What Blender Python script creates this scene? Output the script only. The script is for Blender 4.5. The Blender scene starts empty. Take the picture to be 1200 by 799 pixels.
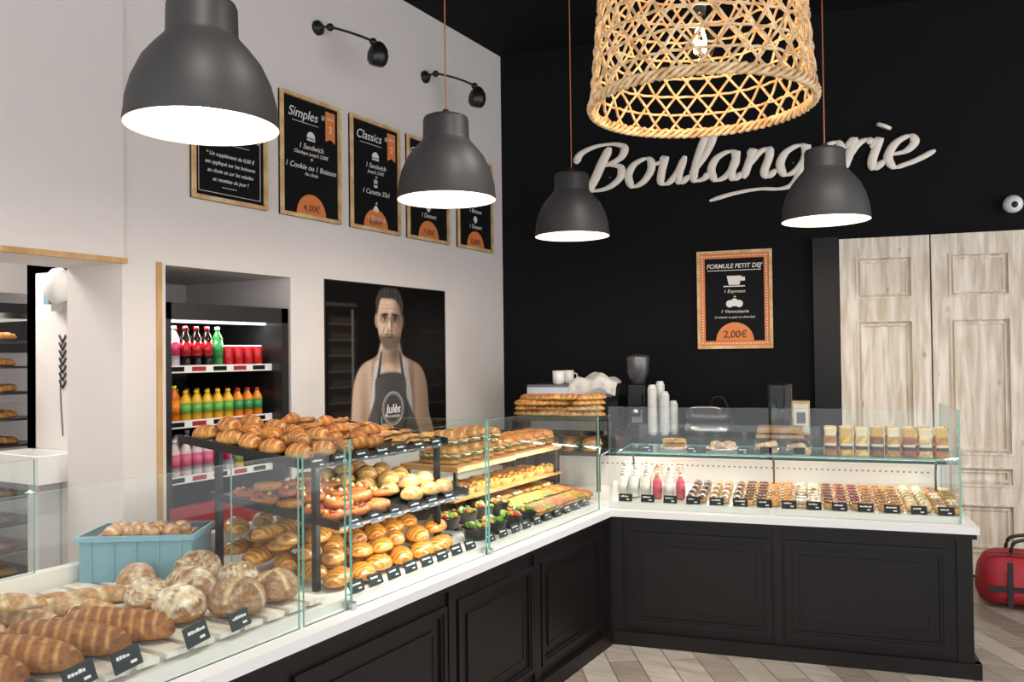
import bpy, math, random
import numpy as np
from mathutils import Matrix, Vector
random.seed(7); np.random.seed(7)
sc=bpy.context.scene
pi=math.pi
def s2l(c):
    c=np.array(c,float)
    return np.where(c<=0.04045,c/12.92,((c+0.055)/1.055)**2.4)
def rgb(h): return s2l([int(h[i:i+2],16)/255 for i in (0,2,4)])
# ------------------------------------------------------------ materials
MATS={}
def newmat(name):
    m=bpy.data.materials.new(name); m.use_nodes=True; MATS[name]=m
    nt=m.node_tree; b=nt.nodes['Principled BSDF']; return m,nt,b
def simple(name,col,rough=.5,metal=0,noise=0,nscale=8,bump=0,bscale=40,emis=None,estr=0,spec=None):
    m,nt,b=newmat(name)
    b.inputs['Base Color'].default_value=(*col,1); b.inputs['Roughness'].default_value=rough; b.inputs['Metallic'].default_value=metal
    if spec is not None: b.inputs['Specular IOR Level'].default_value=spec
    if emis is not None:
        b.inputs['Emission Color'].default_value=(*emis,1); b.inputs['Emission Strength'].default_value=estr
    tc=nt.nodes.new('ShaderNodeTexCoord')
    if noise:
        n=nt.nodes.new('ShaderNodeTexNoise'); n.inputs['Scale'].default_value=nscale; n.inputs['Detail'].default_value=4
        nt.links.new(tc.outputs['Object'],n.inputs['Vector'])
        mx=nt.nodes.new('ShaderNodeMix'); mx.data_type='RGBA'
        mx.inputs[6].default_value=(*[c*(1-noise) for c in col],1); mx.inputs[7].default_value=(*[min(1,c*(1+noise)) for c in col],1)
        nt.links.new(n.outputs['Fac'],mx.inputs[0]); nt.links.new(mx.outputs[2],b.inputs['Base Color'])
    if bump:
        n=nt.nodes.new('ShaderNodeTexNoise'); n.inputs['Scale'].default_value=bscale
        nt.links.new(tc.outputs['Object'],n.inputs['Vector'])
        bp=nt.nodes.new('ShaderNodeBump'); bp.inputs['Strength'].default_value=bump; bp.inputs['Distance'].default_value=.01
        nt.links.new(n.outputs['Fac'],bp.inputs['Height']); nt.links.new(bp.outputs[0],b.inputs['Normal'])
    return m
def vcol(name,rough=.5,metal=0,noise=0,nscale=60,bump=0,bscale=120,coat=0,gain=1):
    m,nt,b=newmat(name)
    a=nt.nodes.new('ShaderNodeAttribute'); a.attribute_name='Col'
    b.inputs['Roughness'].default_value=rough; b.inputs['Metallic'].default_value=metal; b.inputs['Coat Weight'].default_value=coat
    out=a.outputs['Color']
    tc=nt.nodes.new('ShaderNodeTexCoord')
    if noise:
        n=nt.nodes.new('ShaderNodeTexNoise'); n.inputs['Scale'].default_value=nscale; n.inputs['Detail'].default_value=6
        nt.links.new(tc.outputs['Object'],n.inputs['Vector'])
        mr=nt.nodes.new('ShaderNodeMapRange'); mr.inputs[1].default_value=.3; mr.inputs[2].default_value=.7
        mr.inputs[3].default_value=gain*(1-noise); mr.inputs[4].default_value=gain*(1+noise)
        nt.links.new(n.outputs['Fac'],mr.inputs[0])
        mx=nt.nodes.new('ShaderNodeVectorMath'); mx.operation='SCALE'
        nt.links.new(out,mx.inputs[0]); nt.links.new(mr.outputs[0],mx.inputs['Scale']); out=mx.outputs[0]
    nt.links.new(out,b.inputs['Base Color'])
    if bump:
        n=nt.nodes.new('ShaderNodeTexNoise'); n.inputs['Scale'].default_value=bscale; n.inputs['Detail'].default_value=5
        nt.links.new(tc.outputs['Object'],n.inputs['Vector'])
        bp=nt.nodes.new('ShaderNodeBump'); bp.inputs['Strength'].default_value=bump; bp.inputs['Distance'].default_value=.006
        nt.links.new(n.outputs['Fac'],bp.inputs['Height']); nt.links.new(bp.outputs[0],b.inputs['Normal'])
    return m
simple('wall_white',rgb('E0DAD6'),.85,noise=.02,bump=.05,bscale=90)
simple('wall_black',(.0048,.0048,.0056),.85,noise=.15,nscale=2,bump=.1,bscale=60,spec=.2)
simple('ceil_black',(.005,.005,.006),.9,spec=.2)
simple('base_black',(.0062,.0047,.0045),.42,noise=.2,nscale=5,spec=.3)
simple('ledge_white',rgb('DFDFDE'),.3)
simple('deck_white',rgb('E2DFD8'),.35)
simple('metal_black',(.012,.012,.013),.4,metal=.3)
simple('plastic_black',(.010,.010,.011),.3)
simple('lamp_grey',rgb('343334'),.5,spec=.35)
simple('lamp_inner',rgb('F5EFE2'),.6)
simple('bulb_glow',(1,.9,.75),.4,emis=(1,.84,.62),estr=5)
simple('bulb_warm',(1,.7,.4),.4,emis=(1,.5,.18),estr=40)
simple('cord_copper',rgb('B06A3A'),.5)
simple('sign_white',rgb('F6EEE2'),.45)
simple('steel',(.55,.55,.56),.28,metal=1)
simple('steel_dark',(.16,.16,.17),.35,metal=.8)
simple('plastic_white',rgb('E8E8E6'),.35)
simple('crate_blue',rgb('7FA9B5'),.45)
simple('bag_red',rgb('A31F2C'),.6,noise=.2,bump=.4,bscale=25)
simple('fabric_white',rgb('D8D4D0'),.9,bump=.4)
simple('fridge_red',rgb('A01C22'),.35)
simple('fridge_back',rgb('2A2525'),.5)
simple('led_white',(1,1,1),.4,emis=(1,.97,.92),estr=4)
simple('glass_edge',rgb('6FA79B'),.15,emis=rgb('4D9A8D'),estr=.08)
simple('ink_white',rgb('E9E6E0'),.7)
simple('ink_orange',rgb('E08444'),.6)
simple('ink_brown',rgb('3A2519'),.6)
simple('slate',(.008,.008,.009),.7,spec=.12)
simple('slate_blue',(.014,.024,.030),.45)
vcol('baked',.55,noise=.34,nscale=55,bump=.5,bscale=110,gain=.86)
vcol('glaze',.25,noise=.2,nscale=40,bump=.15,coat=.3,gain=1.0)
vcol('gloss',.15)
vcol('pouch',.4)
vcol('poster',.7); MATS['poster'].node_tree.nodes['Principled BSDF'].inputs['Specular IOR Level'].default_value=.06
def wood(name,c1,c2,scale=(1,1,12),rough=.55,knots=0):
    m,nt,b=newmat(name); b.inputs['Roughness'].default_value=rough
    tc=nt.nodes.new('ShaderNodeTexCoord'); mp=nt.nodes.new('ShaderNodeMapping'); mp.inputs['Scale'].default_value=scale
    n=nt.nodes.new('ShaderNodeTexNoise'); n.inputs['Scale'].default_value=2.2; n.inputs['Detail'].default_value=8; n.inputs['Distortion'].default_value=.6
    cr=nt.nodes.new('ShaderNodeValToRGB'); cr.color_ramp.elements[0].position=.35; cr.color_ramp.elements[1].position=.66
    cr.color_ramp.elements[0].color=(*c1,1); cr.color_ramp.elements[1].color=(*c2,1)
    nt.links.new(tc.outputs['Object'],mp.inputs[0]); nt.links.new(mp.outputs[0],n.inputs['Vector']); nt.links.new(n.outputs['Fac'],cr.inputs[0])
    out=cr.outputs[0]
    if knots:
        v=nt.nodes.new('ShaderNodeTexVoronoi'); v.inputs['Scale'].default_value=3.2
        mp2=nt.nodes.new('ShaderNodeMapping'); mp2.inputs['Scale'].default_value=(2,2,1)
        nt.links.new(tc.outputs['Object'],mp2.inputs[0]); nt.links.new(mp2.outputs[0],v.inputs['Vector'])
        mr=nt.nodes.new('ShaderNodeMapRange'); mr.inputs[1].default_value=.04; mr.inputs[2].default_value=.11; mr.inputs[3].default_value=.55; mr.inputs[4].default_value=1
        nt.links.new(v.outputs['Distance'],mr.inputs[0])
        sm=nt.nodes.new('ShaderNodeVectorMath'); sm.operation='SCALE'
        nt.links.new(out,sm.inputs[0]); nt.links.new(mr.outputs[0],sm.inputs['Scale']); out=sm.outputs[0]
    nt.links.new(out,b.inputs['Base Color'])
wood('frame_wood',rgb('C9A06A'),rgb('E6C998'),(6,6,6))
wood('trim_wood',rgb('B58A56'),rgb('CFA873'),(8,8,2))
wood('board_wood',rgb('A8743F'),rgb('CE9C63'),(10,2,2))
wood('slat_wood',rgb('CFC6B8'),rgb('EDE8DE'),(3,12,3))
wood('door_wood',rgb('CDBDA6'),rgb('F4ECDF'),(11,11,1.1),.6,knots=1)
wood('wicker',rgb('BF9866'),rgb('E8CFA4'),(14,14,14),.5)
# thin clear glass
m,nt,b=newmat('glass'); nt.nodes.remove(b)
o=[n for n in nt.nodes if n.type=='OUTPUT_MATERIAL'][0]
tr=nt.nodes.new('ShaderNodeBsdfTransparent'); tr.inputs[0].default_value=(.965,.988,.98,1)
gl=nt.nodes.new('ShaderNodeBsdfGlossy'); gl.inputs['Roughness'].default_value=.02
lw=nt.nodes.new('ShaderNodeLayerWeight'); lw.inputs[0].default_value=.5
pw=nt.nodes.new('ShaderNodeMath'); pw.operation='POWER'; pw.inputs[1].default_value=5
ma=nt.nodes.new('ShaderNodeMath'); ma.operation='MULTIPLY_ADD'; ma.inputs[1].default_value=.85; ma.inputs[2].default_value=.03
mx=nt.nodes.new('ShaderNodeMixShader'); nt.links.new(lw.outputs['Facing'],pw.inputs[0]); nt.links.new(pw.outputs[0],ma.inputs[0]); nt.links.new(ma.outputs[0],mx.inputs[0]); nt.links.new(tr.outputs[0],mx.inputs[1]); nt.links.new(gl.outputs[0],mx.inputs[2]); nt.links.new(mx.outputs[0],o.inputs[0])
# floor
m,nt,b=newmat('floor_tile'); b.inputs['Roughness'].default_value=.35
tc=nt.nodes.new('ShaderNodeTexCoord'); mp=nt.nodes.new('ShaderNodeMapping'); mp.inputs['Rotation'].default_value=(0,0,math.radians(56))
br=nt.nodes.new('ShaderNodeTexBrick'); br.inputs['Scale'].default_value=1.0; br.inputs['Brick Width'].default_value=.62; br.inputs['Row Height'].default_value=.155; br.inputs['Mortar Size'].default_value=.0035
br.inputs['Color1'].default_value=(*rgb('857A6F'),1); br.inputs['Color2'].default_value=(*rgb('B8AFA4'),1); br.inputs['Mortar'].default_value=(*rgb('6E645A'),1)
nz=nt.nodes.new('ShaderNodeTexNoise'); nz.inputs['Scale'].default_value=3; nz.inputs['Detail'].default_value=8; nz.inputs['Distortion'].default_value=1
mp3=nt.nodes.new('ShaderNodeMapping'); mp3.inputs['Rotation'].default_value=(0,0,math.radians(56)); mp3.inputs['Scale'].default_value=(1,7,1)
nt.links.new(tc.outputs['Object'],mp3.inputs[0]); nt.links.new(mp3.outputs[0],nz.inputs['Vector'])
mr=nt.nodes.new('ShaderNodeMapRange'); mr.inputs[1].default_value=.3; mr.inputs[2].default_value=.7; mr.inputs[3].default_value=.75; mr.inputs[4].default_value=1.15
nt.links.new(nz.outputs['Fac'],mr.inputs[0])
vm=nt.nodes.new('ShaderNodeVectorMath'); vm.operation='SCALE'
nt.links.new(tc.outputs['Object'],mp.inputs[0]); nt.links.new(mp.outputs[0],br.inputs['Vector']); nt.links.new(br.outputs['Color'],vm.inputs[0]); nt.links.new(mr.outputs[0],vm.inputs['Scale']); nt.links.new(vm.outputs[0],b.inputs['Base Color'])
# ------------------------------------------------------------ mesh builder
def T(x,y,z): M=np.eye(4); M[:3,3]=(x,y,z); return M
def RZ(a): c,s=math.cos(a),math.sin(a); M=np.eye(4); M[0,0]=c;M[0,1]=-s;M[1,0]=s;M[1,1]=c; return M
def RX(a): c,s=math.cos(a),math.sin(a); M=np.eye(4); M[1,1]=c;M[1,2]=-s;M[2,1]=s;M[2,2]=c; return M
def RY(a): c,s=math.cos(a),math.sin(a); M=np.eye(4); M[0,0]=c;M[0,2]=s;M[2,0]=-s;M[2,2]=c; return M
def SC(x,y,z): return np.diag([x,y,z,1.])
def fr_(o,x,y,z):
    M=np.eye(4); M[:3,0]=x;M[:3,1]=y;M[:3,2]=z;M[:3,3]=o; return M
I4=np.eye(4)
def empty(name,parent=None):
    e=bpy.data.objects.new(name,None); sc.collection.objects.link(e); e.empty_display_size=.1
    if parent: e.parent=parent
    return e
class MB:
    def __init__(s,name,M=None): s.name=name; s.V=[];s.F=[];s.MI=[];s.C=[];s.SM=[];s.n=0;s.mats=[];s.M=I4;s.M0=M
    def add(s,g,mat,M=None,col=None,smooth=False):
        V,F=g[0],g[1]; V=np.asarray(V,float)
        C=g[2] if len(g)>2 and g[2] is not None else (col if col is not None else (1,1,1))
        A=s.M if M is None else s.M@M
        W=V@A[:3,:3].T+A[:3,3]
        C=np.broadcast_to(np.asarray(C,float),(len(V),3))
        s.V.append(W); s.C.append(C)
        if mat not in s.mats: s.mats.append(mat)
        k=s.mats.index(mat); n=s.n
        flip=np.linalg.det(A[:3,:3])<0
        for f in F:
            t=[i+n for i in f]
            s.F.append(t[::-1] if flip else t)
        s.MI+= [k]*len(F); s.SM+=[smooth]*len(F); s.n+=len(V)
        return s
    def box(s,x0,x1,y0,y1,z0,z1,mat,M=None,col=None): return s.add(box(x0,x1,y0,y1,z0,z1),mat,M,col)
    def build(s,parent=None):
        me=bpy.data.meshes.new(s.name); V=np.concatenate(s.V); C=np.concatenate(s.C)
        me.from_pydata(V.tolist(),[],s.F)
        me.polygons.foreach_set('material_index',s.MI); me.polygons.foreach_set('use_smooth',s.SM)
        for k in s.mats: me.materials.append(MATS[k])
        at=me.color_attributes.new('Col','FLOAT_COLOR','POINT')
        at.data.foreach_set('color',np.concatenate([C,np.ones((len(C),1))],1).ravel())
        me.update(); ob=bpy.data.objects.new(s.name,me); sc.collection.objects.link(ob)
        if parent: ob.parent=parent
        if s.M0 is not None: ob.matrix_world=Matrix(s.M0.tolist())
        return ob
def box(x0,x1,y0,y1,z0,z1):
    V=[(x,y,z) for z in (z0,z1) for y in (y0,y1) for x in (x0,x1)]
    return V,[(0,2,3,1),(4,5,7,6),(0,1,5,4),(2,6,7,3),(0,4,6,2),(1,3,7,5)]
def prism(P,z0,z1):
    n=len(P); V=[(x,y,z0) for x,y in P]+[(x,y,z1) for x,y in P]
    F=[tuple(range(n))[::-1],tuple(range(n,2*n))]+[(i,(i+1)%n,n+(i+1)%n,n+i) for i in range(n)]
    return V,F
def gridf(nu,nv,wv=True,wu=False):
    F=[]
    for i in range(nu if wu else nu-1):
        for j in range(nv if wv else nv-1):
            i2=(i+1)%nu; j2=(j+1)%nv
            F.append((i*nv+j,i2*nv+j,i2*nv+j2,i*nv+j2))
    return F
def lathe(P,n=24,cap=True,cols=None):
    V=[];C=[]
    for k,(r,z) in enumerate(P):
        for j in range(n):
            a=2*pi*j/n; V.append((r*math.cos(a),r*math.sin(a),z))
            if cols is not None: C.append(cols[k])
    F=[(i*n+j,i*n+(j+1)%n,(i+1)*n+(j+1)%n,(i+1)*n+j) for i in range(len(P)-1) for j in range(n)]
    if cap:
        F.append(tuple(range(n))[::-1]); F.append(tuple(range((len(P)-1)*n,len(P)*n)))
    return (V,F,np.array(C)) if cols is not None else (V,F)
def smoothpath(P,k=8,closed=False):
    P=np.array(P,float); n=len(P); out=[]
    rng=range(n) if closed else range(n-1)
    for i in rng:
        if closed: p0,p1,p2,p3=P[(i-1)%n],P[i],P[(i+1)%n],P[(i+2)%n]
        else: p0,p1,p2,p3=P[max(i-1,0)],P[i],P[i+1],P[min(i+2,n-1)]
        for t in np.linspace(0,1,k,endpoint=False):
            out.append(.5*((2*p1)+(-p0+p2)*t+(2*p0-5*p1+4*p2-p3)*t*t+(-p0+3*p1-3*p2+p3)*t**3))
    if not closed: out.append(P[-1])
    return np.array(out)
def tube(P,r,n=8,closed=False,up=(0,0,1),flat=1.0):
    P=np.asarray(P,float); m=len(P); r=np.broadcast_to(r,(m,)); V=[]
    for i in range(m):
        t=(P[(i+1)%m]-P[(i-1)%m]) if closed else P[min(i+1,m-1)]-P[max(i-1,0)]
        t/= (np.linalg.norm(t)+1e-9); u=np.array(up,float)
        if abs(t@u)>.95: u=np.array([1.,0,0]) if abs(t[0])<.9 else np.array([0,1.,0])
        s=np.cross(t,u); s/=np.linalg.norm(s); w=np.cross(s,t)
        for j in range(n):
            a=2*pi*j/n; V.append(P[i]+r[i]*(math.cos(a)*s+flat*math.sin(a)*w))
    F=gridf(m,n,True,closed)
    F=[f[::-1] for f in F]
    if not closed: F.append(tuple(range(n))); F.append(tuple(range((m-1)*n,m*n))[::-1])
    return V,F
def sphere(r,n=16,k=10,zs=1):
    return lathe([(max(r*math.sin(pi*i/k),1e-4),-r*zs*math.cos(pi*i/k)) for i in range(k+1)],n,False)
# ------------------------------------------------------------ food generators
DK=rgb('7A3E14');GD=rgb('B86F28');LT=rgb('DDA458');CM=rgb('EBD3A2');FL=rgb('E6D9C0')
def mix(a,b,t): t=np.clip(t,0,1)[...,None]; return np.asarray(a)*(1-t)+np.asarray(b)*t
def nz(V,sc=30,seed=0):
    r=np.random.RandomState(seed); o=0
    for k in range(4):
        d=r.normal(size=3)*sc*(1+.6*k); o=o+np.sin(V@d+r.rand()*6.28)/(1+.5*k)
    return o/2.2
def loaf(L,W,H,ns=5,slant=.8,top=GD,side=LT,score=CM,flour=0,p=2.6,nu=34,nv=16,gro=.10,cross=False,sw=.12,bend=0):
    sd=random.randint(0,9999); u=np.linspace(-.9995,.9995,nu); ph=np.linspace(0,2*pi,nv,endpoint=False)
    U,P=np.meshgrid(u,ph,indexing='ij'); s=(1-np.abs(U)**p)**.5
    x=U*L/2; y=W/2*s*np.cos(P); sn=np.sin(P); z=H*np.where(sn>0,.7*sn,.3*sn)*s**.8+.3*H
    if ns:
        f=(U*.5+.5)*ns+slant*(y/(W/2))*.5; f=np.abs(f-np.floor(f)-.5); m=np.exp(-(f/sw)**2)*(sn>.2)*(np.abs(U)<.9)
        if cross: m=np.maximum(m*0,np.exp(-(U/.13)**2)*(sn>.3)); m=np.maximum(m,np.exp(-(y/(W*.06))**2)*(sn>.3))
    else: m=np.zeros_like(U)
    z=z-m*gro*H; y=y+bend*x*x/L
    V=np.stack([x,y,z],-1).reshape(-1,3); n=nz(V,12/L,sd).reshape(nu,nv)
    V=V*(1+.02*nz(V,9/L,sd+1))[:,None]; V[:,2]=np.maximum(V[:,2],0)
    C=mix(side,top,sn*.9+.25+.3*n); C=mix(C,mix(C,DK,np.full_like(m,.55)),np.clip(sn-.5,0,1)*(n>.1))
    if ns:
        m2=np.exp(-((f-sw*1.7)/(sw*.6))**2)*(sn>.2)*(np.abs(U)<.9)
        if cross: m2=np.exp(-((np.abs(U)-.22)/.07)**2)*(sn>.3)*.8
        C=mix(C,DK,m2*.45)
    C=C*(1+.13*nz(V,55/L,sd+3).reshape(nu,nv)+.08*nz(V,130/L,sd+4).reshape(nu,nv))[...,None]
    C=mix(C,score,m*.85)
    if flour: C=mix(C,FL,np.clip(flour*(.7+1.1*n+.9*nz(V,40/L,sd+7).reshape(nu,nv)),0,.92)*(sn>-.2)*(1-.6*m))
    return V,gridf(nu,nv)+[tuple(range(nv)),tuple(range((nu-1)*nv,nu*nv))[::-1]],C.reshape(-1,3)*random.uniform(.85,1.12)
def croissant(R=.045,r0=.03,c1=GD,c2=LT):
    nu,nv=29,10; u=np.linspace(-1,1,nu); ph=np.linspace(0,2*pi,nv,endpoint=False); U,P=np.meshgrid(u,ph,indexing='ij')
    th=U*1.45; f=np.abs(U)*3.6; f=f-np.floor(f); r=r0*(.22+.78*np.maximum(np.cos(U*pi/2),0)**.75)*(1.1-.18*f)
    x=(R+r*np.cos(P))*np.sin(th)*1.15; y=-(R+r*np.cos(P))*np.cos(th)+R; z=r*.9*np.sin(P)+r0*.75*(.5+.5*np.cos(U*pi/2))
    V=np.stack([x,y,np.maximum(z,0)],-1).reshape(-1,3)
    C=mix(c1,c2,f*1.1-.15); C=mix(C,DK,(np.sin(P)>.5)*(f<.35)*.5)
    return V,gridf(nu,nv)+[tuple(range(nv)),tuple(range((nu-1)*nv,nu*nv))[::-1]],C.reshape(-1,3)*random.uniform(.85,1.15)
def swirl(r=.05,h=.028,c1=GD,c2=CM,turns=3):
    nr,n=10,22; V=[];C=[]; prof=[(1,0),(1.04,.5),(.98,.9),(.85,1),(.7,1.02),(.55,1.05),(.4,1.08),(.25,1.1),(.12,1.12),(.01,1.12)]
    k=random.uniform(.85,1.12)
    for (q,zz) in prof:
        for j in range(n):
            a=2*pi*j/n; f=(q*turns+j/n)%1; b=abs(f-.5)*2
            V.append((r*q*math.cos(a),r*q*math.sin(a),h*(zz+(.15*b if zz>.8 else 0)))); C.append((np.array(c2)*(1-b)+np.array(c1)*b)*k)
    return V,[(i*n+j,i*n+(j+1)%n,(i+1)*n+(j+1)%n,(i+1)*n+j) for i in range(9) for j in range(n)]+[tuple(range(n))[::-1]],np.array(C)
def tart(r=.035,h=.02,fill=(.5,.02,.02),berries=6,crust=LT):
    P=[(r*.8,0),(r,h),(r*.97,h*1.1),(r*.88,h*1.05),(r*.85,h*.9),(.001,h*1.0)]; k=random.uniform(.85,1.1)
    cols=[crust*k,crust*k*1.05,crust*k,crust*k,fill,fill]
    g=lathe(P,16,False,[np.array(c) for c in cols]); V=list(g[0]);F=list(g[1]);C=list(g[2])
    for b in range(berries):
        a=2*pi*b/berries; rr=r*.5; s=sphere(r*.26,8,5); n=len(V)
        V+=[(x+rr*math.cos(a),y+rr*math.sin(a),z+h*1.1) for x,y,z in s[0]]; F+=[tuple(i+n for i in f) for f in s[1]]; C+=[np.array(fill)*random.uniform(.7,1.4)]*len(s[0])
    return V,F,np.array(C)
def merge(*gs):
    V=[];F=[];C=[]
    for g in gs:
        n=len(V); V+=[tuple(v) for v in g[0]]; F+=[tuple(i+n for i in f) for f in g[1]]; C+=list(np.broadcast_to(np.asarray(g[2] if len(g)>2 else (1,1,1)),(len(g[0]),3)))
    return V,F,np.array(C)
def moved(g,x=0,y=0,z=0,s=1): 
    V=np.array(g[0])*s+np.array([x,y,z]); return (V,g[1],g[2])
def sandwich(L=.2,W=.075,H=.07,round_=False):
    p=2.0 if round_ else 3
    bot=loaf(L,W,H*.5,0,p=p,nu=18,nv=12); top=loaf(L*.98,W*.98,H*.62,0 if round_ else 4,p=p,nu=22,nv=12)
    fl=[]
    for k,(c,zz,w) in enumerate([(rgb('5F8A2A'),.38,1.12),(rgb('C8452C'),.46,1.02),(rgb('E9DDB8'),.52,1.08)]):
        g=loaf(L*.97,W*w,H*.16,0,p=p,nu=26,nv=12); V=np.array(g[0]); V[:,2]+=H*zz+.004*np.sin(V[:,0]*160+k*2); V[:,1]*=1+.06*np.sin(V[:,0]*110+k)
        fl.append((V,g[1],np.array(c)*np.ones((len(V),3))*random.uniform(.8,1.2)))
    return merge(bot,*fl,moved(top,0,0,H*.58))
def slab(L=.12,W=.1,H=.025,c=None,c2=None,n=9):
    sd=random.randint(0,9999); x=np.linspace(-L/2,L/2,n); y=np.linspace(-W/2,W/2,n); X,Y=np.meshgrid(x,y,indexing='ij')
    e=np.minimum(1,np.minimum((L/2-abs(X))/(L*.1),(W/2-abs(Y))/(W*.1)))
    V=np.stack([X,Y,np.zeros_like(X)],-1).reshape(-1,3); q=nz(V,60,sd).reshape(n,n)
    Z=H*(.55+.35*e)+.005*q; Vt=np.stack([X,Y,Z],-1).reshape(-1,3)
    F=[(i*n+j,(i+1)*n+j,(i+1)*n+j+1,i*n+j+1) for i in range(n-1) for j in range(n-1)]
    C=mix(c if c is not None else LT,c2 if c2 is not None else DK,.5+.6*q).reshape(-1,3)
    per=[i*n for i in range(n)]+[(n-1)*n+j for j in range(1,n)]+[i*n+n-1 for i in range(n-2,-1,-1)]+[j for j in range(n-2,0,-1)]
    b=len(Vt); Vb=Vt[per].copy(); Vb[:,2]=0; m_=len(per)
    F+=[(per[k],b+k,b+(k+1)%m_,per[(k+1)%m_]) for k in range(m_)]+[tuple(range(b,b+m_))[::-1]]
    F=[f[::-1] if i>=(n-1)**2 and i<(n-1)**2+m_ else f for i,f in enumerate(F)]
    return np.vstack([Vt,Vb]),F,np.vstack([C,np.ones((m_,3))*np.array(LT)])
def scatter(mb,a0,a1,b0,b1,zf,gen,da,db,rot=0,rj=.3,layers=1,lh=.03,mat='baked',tilt=.12,M=I4):
    for l in range(layers):
        sh=l*.5
        A=np.arange(a0+da/2+sh*da,a1-da/2*.9-sh*da*.2,da)
        for a in A:
            B=np.arange(b0+db/2+sh*db,b1-db/2*.9-sh*db*.2,db)
            for b in B:
                aa=a+random.uniform(-.12,.12)*da; bb=b+random.uniform(-.12,.12)*db
                z=zf(aa,bb)+l*lh
                mb.add(gen(),mat,M@T(aa,bb,z+.001)@RX(random.uniform(-tilt,tilt))@RY(random.uniform(-tilt,tilt))@RZ(rot+random.uniform(-rj,rj)),smooth=True)
def bottle(r,h,liq,label,cap=(.8,.05,.05),lz=(.3,.62)):
    P=[(r*.6,0),(r*.96,h*.03),(r,h*.08),(r,h*lz[0]),(r*1.02,h*lz[0]),(r*1.02,h*lz[1]),(r,h*lz[1]),(r*.95,h*.7),(r*.6,h*.82),(r*.38,h*.88),(r*.38,h*.92),(r*.43,h*.92),(r*.43,h),(.001,h)]
    c=[liq]*4+[label]*2+[liq]*5+[cap]*3
    return lathe(P,14,False,[np.array(k) for k in c])
def can(r,h,c,st=(.8,.8,.8)):
    P=[(r*.8,0),(r,h*.04),(r,h*.93),(r*.86,h),(.001,h*.985)]
    return lathe(P,14,False,[np.array(k) for k in (st,c,c,st,st)])
# ------------------------------------------------------------ frames of reference
aB=math.radians(11.16); aC=math.radians(11.61)
XL=-3.62; CY=6.082; HC=4.12
ML=fr_((-1.904,0,0),(0,1,0),(-1,0,0),(0,0,1))
MR=T(-1.904,4.317,0)@RZ(aC)
MK=T(XL,CY,0)@RZ(aB)
def LWF(y,z,off=.0): return fr_((XL+off,y,z),(0,1,0),(0,0,1),(1,0,0))
def BWF(a,z,off=.0):
    c,s=math.cos(aB),math.sin(aB); return fr_((XL+a*c+s*off,CY+a*s-c*off,z),(c,s,0),(0,0,1),(s,-c,0))
# ------------------------------------------------------------ room shell
w=MB('wall_left')
X0=-4.06
w.box(X0,XL,-1.5,1.15,0,HC,'wall_white')
w.box(X0,XL+.015,1.15,2.53,2.06,HC,'wall_white')
w.box(X0,XL,2.53,2.77,0,HC,'wall_white')
w.box(X0,XL,2.77,3.63,2.07,HC,'wall_white')
w.box(X0,XL,3.63,CY+.3,0,HC,'wall_white')
w.box(-4.62,X0,2.65,2.77,0,2.3,'wall_white'); w.box(-4.62,X0,3.63,3.75,0,2.3,'wall_white'); w.box(-4.62,-4.54,2.65,3.75,0,2.3,'wall_white'); w.box(-4.62,X0,2.65,3.75,2.07,2.3,'wall_white')
w.build()
w=MB('wall_back',MK); w.box(-.5,6.6,0,.2,0,HC,'wall_black'); w.build()
w=MB('ceiling'); w.box(-6.9,3.2,-1.5,8,HC,HC+.1,'ceil_black'); w.build()
w=MB('floor'); w.box(-6.9,3.2,-1.5,8,-.1,0,'floor_tile'); w.build()
w=MB('baseboard_back',MK); w.box(0,2.45,-.02,0,0,.12,'base_black'); w.build()
w=MB('trim_1'); w.box(XL+.0,XL+.027,1.1,2.54,2.055,2.08,'trim_wood'); w.build()
w=MB('trim_2'); w.box(XL+.0,XL+.012,2.715,2.742,0,2.08,'trim_wood'); w.build()
# back room
w=MB('wall_bakehouse'); w.box(-6.9,-6.8,-.5,4.6,0,2.9,'wall_white'); w.box(-6.8,-4.62,4.5,4.6,0,2.9,'wall_white'); w.box(-6.8,-4.06,-.6,-.5,0,2.9,'wall_white'); w.build()
w=MB('ceiling_bakehouse'); w.box(-6.9,-4.06,-.6,4.6,2.9,2.98,'wall_white'); w.build()
rk=MB('baking_rack')
for (x,y) in [(-4.72,2.38),(-4.72,2.84),(-5.32,2.38),(-5.32,2.84)]: rk.box(x-.015,x+.015,y-.015,y+.015,0,1.85,'steel')
rk.box(-5.33,-4.7,2.365,2.395,1.83,1.86,'steel'); rk.box(-5.33,-4.7,2.825,2.855,1.83,1.86,'steel'); rk.box(-4.735,-4.705,2.37,2.85,1.83,1.86,'steel')
for k in range(11):
    z=.25+k*.145; rk.box(-5.3,-4.73,2.4,2.82,z,z+.012,'steel_dark')
    scatter(rk,2.42,2.82,.0,.5,lambda a,b:z+.012,lambda:loaf(.14,.06,.045,3,nu=12,nv=8),.14,.08,M=fr_((-4.76,0,0),(0,1,0),(-1,0,0),(0,0,1)))
rk.build()
w=MB('oven'); w.box(-6.5,-5.7,2.9,4.3,0,2.05,'steel'); w.box(-5.7,-5.68,2.98,4.2,1.65,1.98,'plastic_black')
for k in range(4): w.box(-5.71,-5.66,3.0,4.2,.35+k*.32,.37+k*.32,'steel')
w.build()
w=MB('wash_basin',T(-4.36,2.53,.98)); w.box(-.24,.24,-.115,.115,0,.02,'plastic_white')
for q in [(-.24,.24,-.115,-.095),(-.24,.24,.095,.115),(-.24,-.22,-.095,.095),(.22,.24,-.095,.095)]: w.box(*q,.02,.14,'plastic_white')
w.box(-.05,.05,.0,.115,-.98,0,'plastic_white'); w.build()
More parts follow.
